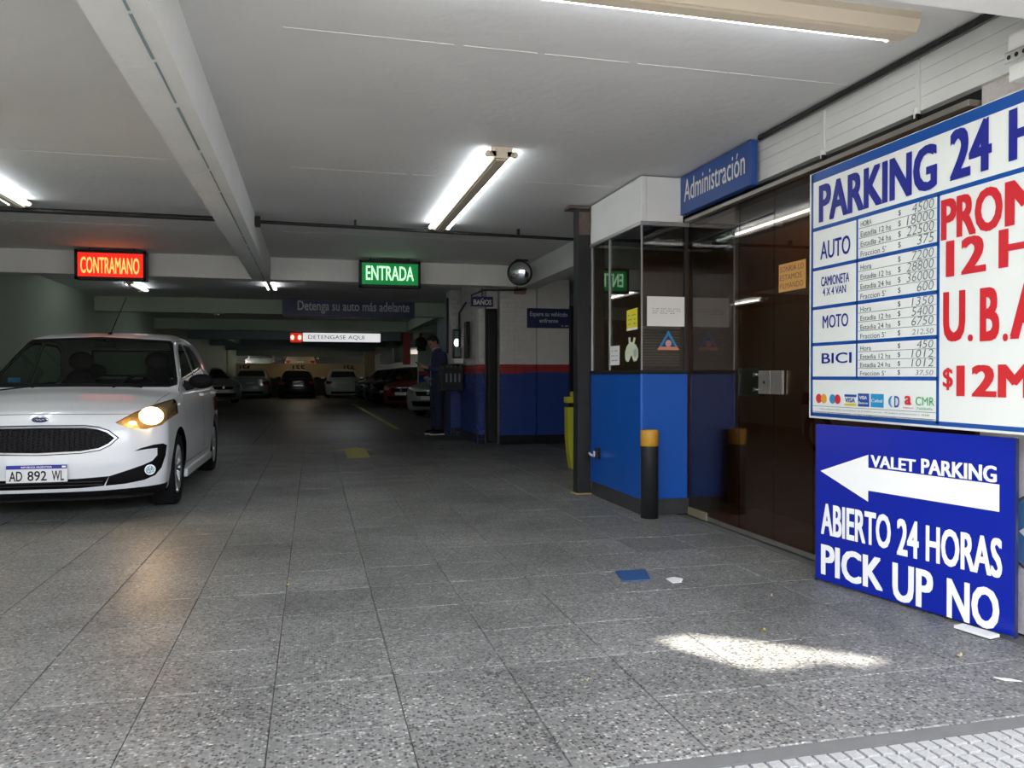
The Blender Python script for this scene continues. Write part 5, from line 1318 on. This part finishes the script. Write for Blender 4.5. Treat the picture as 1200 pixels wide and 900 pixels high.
# phone in the hands (a thing of its own)
Rz = Matrix.Rotation(math.radians(-72), 4, 'Z'); pw = mp + (Rz @ Vector((0, -.372, 1.300)))
ph = thing('phone', 'black phone held in both hands by the man in blue', 'phone', tuple(pw)); ph.rotation_euler = (math.radians(-38 + 0), 0, math.radians(-72)); ORG[ph.name] = Vector((0, 0, 0))
local('case', MB().bev((-.037, -.075, -.0045), (.037, .075, .0045), .004), M['black'], ph)
local('screen', MB().bev((-.034, -.070, .0044), (.034, .070, .0056), .0005), emitter('phone_screen', (.25, .28, .32), .25), ph)

# ================================================================== THINGS ON THE INNER WALLS
# key rack / black box behind the man's back
a = at(515, 458, Y=13.6); b = at(547, 425, Y=13.6)
r = thing('key_rack', 'black wall rack with a row of pale tags behind the man in blue', 'rack', ((a.x + b.x) / 2, 13.6, a.z))
part('cabinet', MB().bev((a.x + .02, 13.55, a.z), (wx - .045, 13.95, b.z - .10), .01), M['black'], r)
part('sloped_lid', MB().prism([(13.50, b.z - .12), (13.95, b.z - .06), (13.95, b.z - .02), (13.50, b.z - .08)], YA, UP, (a.x + .05, 0, 0), (wx - .045 - a.x - .05, 0, 0)), M['blackmetal'], r)
for k in range(4):
    x = a.x + .10 + k * .075; part('tag', MB().bev((x, 13.535, a.z + .15), (x + .03, 13.55, a.z + .30), .004), M['bluegrey'], r)
    part('slot', MB().bev((x + .02, 13.50, b.z - .075 + .0), (x + .035, 13.8, b.z - .055), .002), M['alu'], r)
solo('white_shelf', MB().bev((at(531, 425, Y=13.6).x, 13.5, at(531, 426, Y=13.6).z), (wx - .045, 13.95, at(531, 420, Y=13.6).z), .006), M['white'], 'small white shelf on the brick wall above the black key rack', 'shelf')
a = at(531, 420, Y=14.1); b = at(541, 386, Y=14.1)
r = thing('framed_panel', 'narrow black framed panel with a bright round reflection beside the brick pier', 'frame', ((a.x + b.x) / 2, 14.1, a.z))
part('frame', MB().bev((a.x, 14.06, a.z), (b.x, 14.2, b.z), .01), M['black'], r)
part('pane', MB().box((a.x + .02, 14.05, a.z + .03), (b.x - .03, 14.058, b.z - .03)), M['bluegrey'], r)
part('reflection_spot', MB().ell((a.x + .055, 14.045, (a.z + b.z) / 2 + .02), (.05, .01, .07)), emitter('reflection_glow', (.9, .95, .95), 1.0), r)  # glowing disc stands in for a reflection in the pane
a = at(543, 420, Y=13.0); b = at(547, 377, Y=13.0)
solo('black_duct', MB().bev((wx - .11, 12.9, a.z), (wx - .045, 13.1, b.z), .01), M['black'], 'tall narrow black duct on the wall left of the white brick pier', 'duct')
# wall fan / black basket on the far white wall
c = at(493.5, 402, Y=24.1)
r = thing('wall_fan', 'black basket-shaped wall fan on the pale wall in front of the face of the man', 'fan', tuple(c))
part('cage', MB().lathe([(.0001, -.10), (.10, -.09), (.17, -.05), (.19, 0), (.19, .05)], c, 'y', 24), M['black'], r)
part('bracket', MB().box((c.x - .03, 24.1, c.z - .05), (c.x + .03, 24.17, c.z + .30)), M['black'], r)
part('lower_body', MB().bev((c.x - .13, 23.98, c.z - .24), (c.x + .13, 24.16, c.z - .05), .03), M['blackmetal'], r)
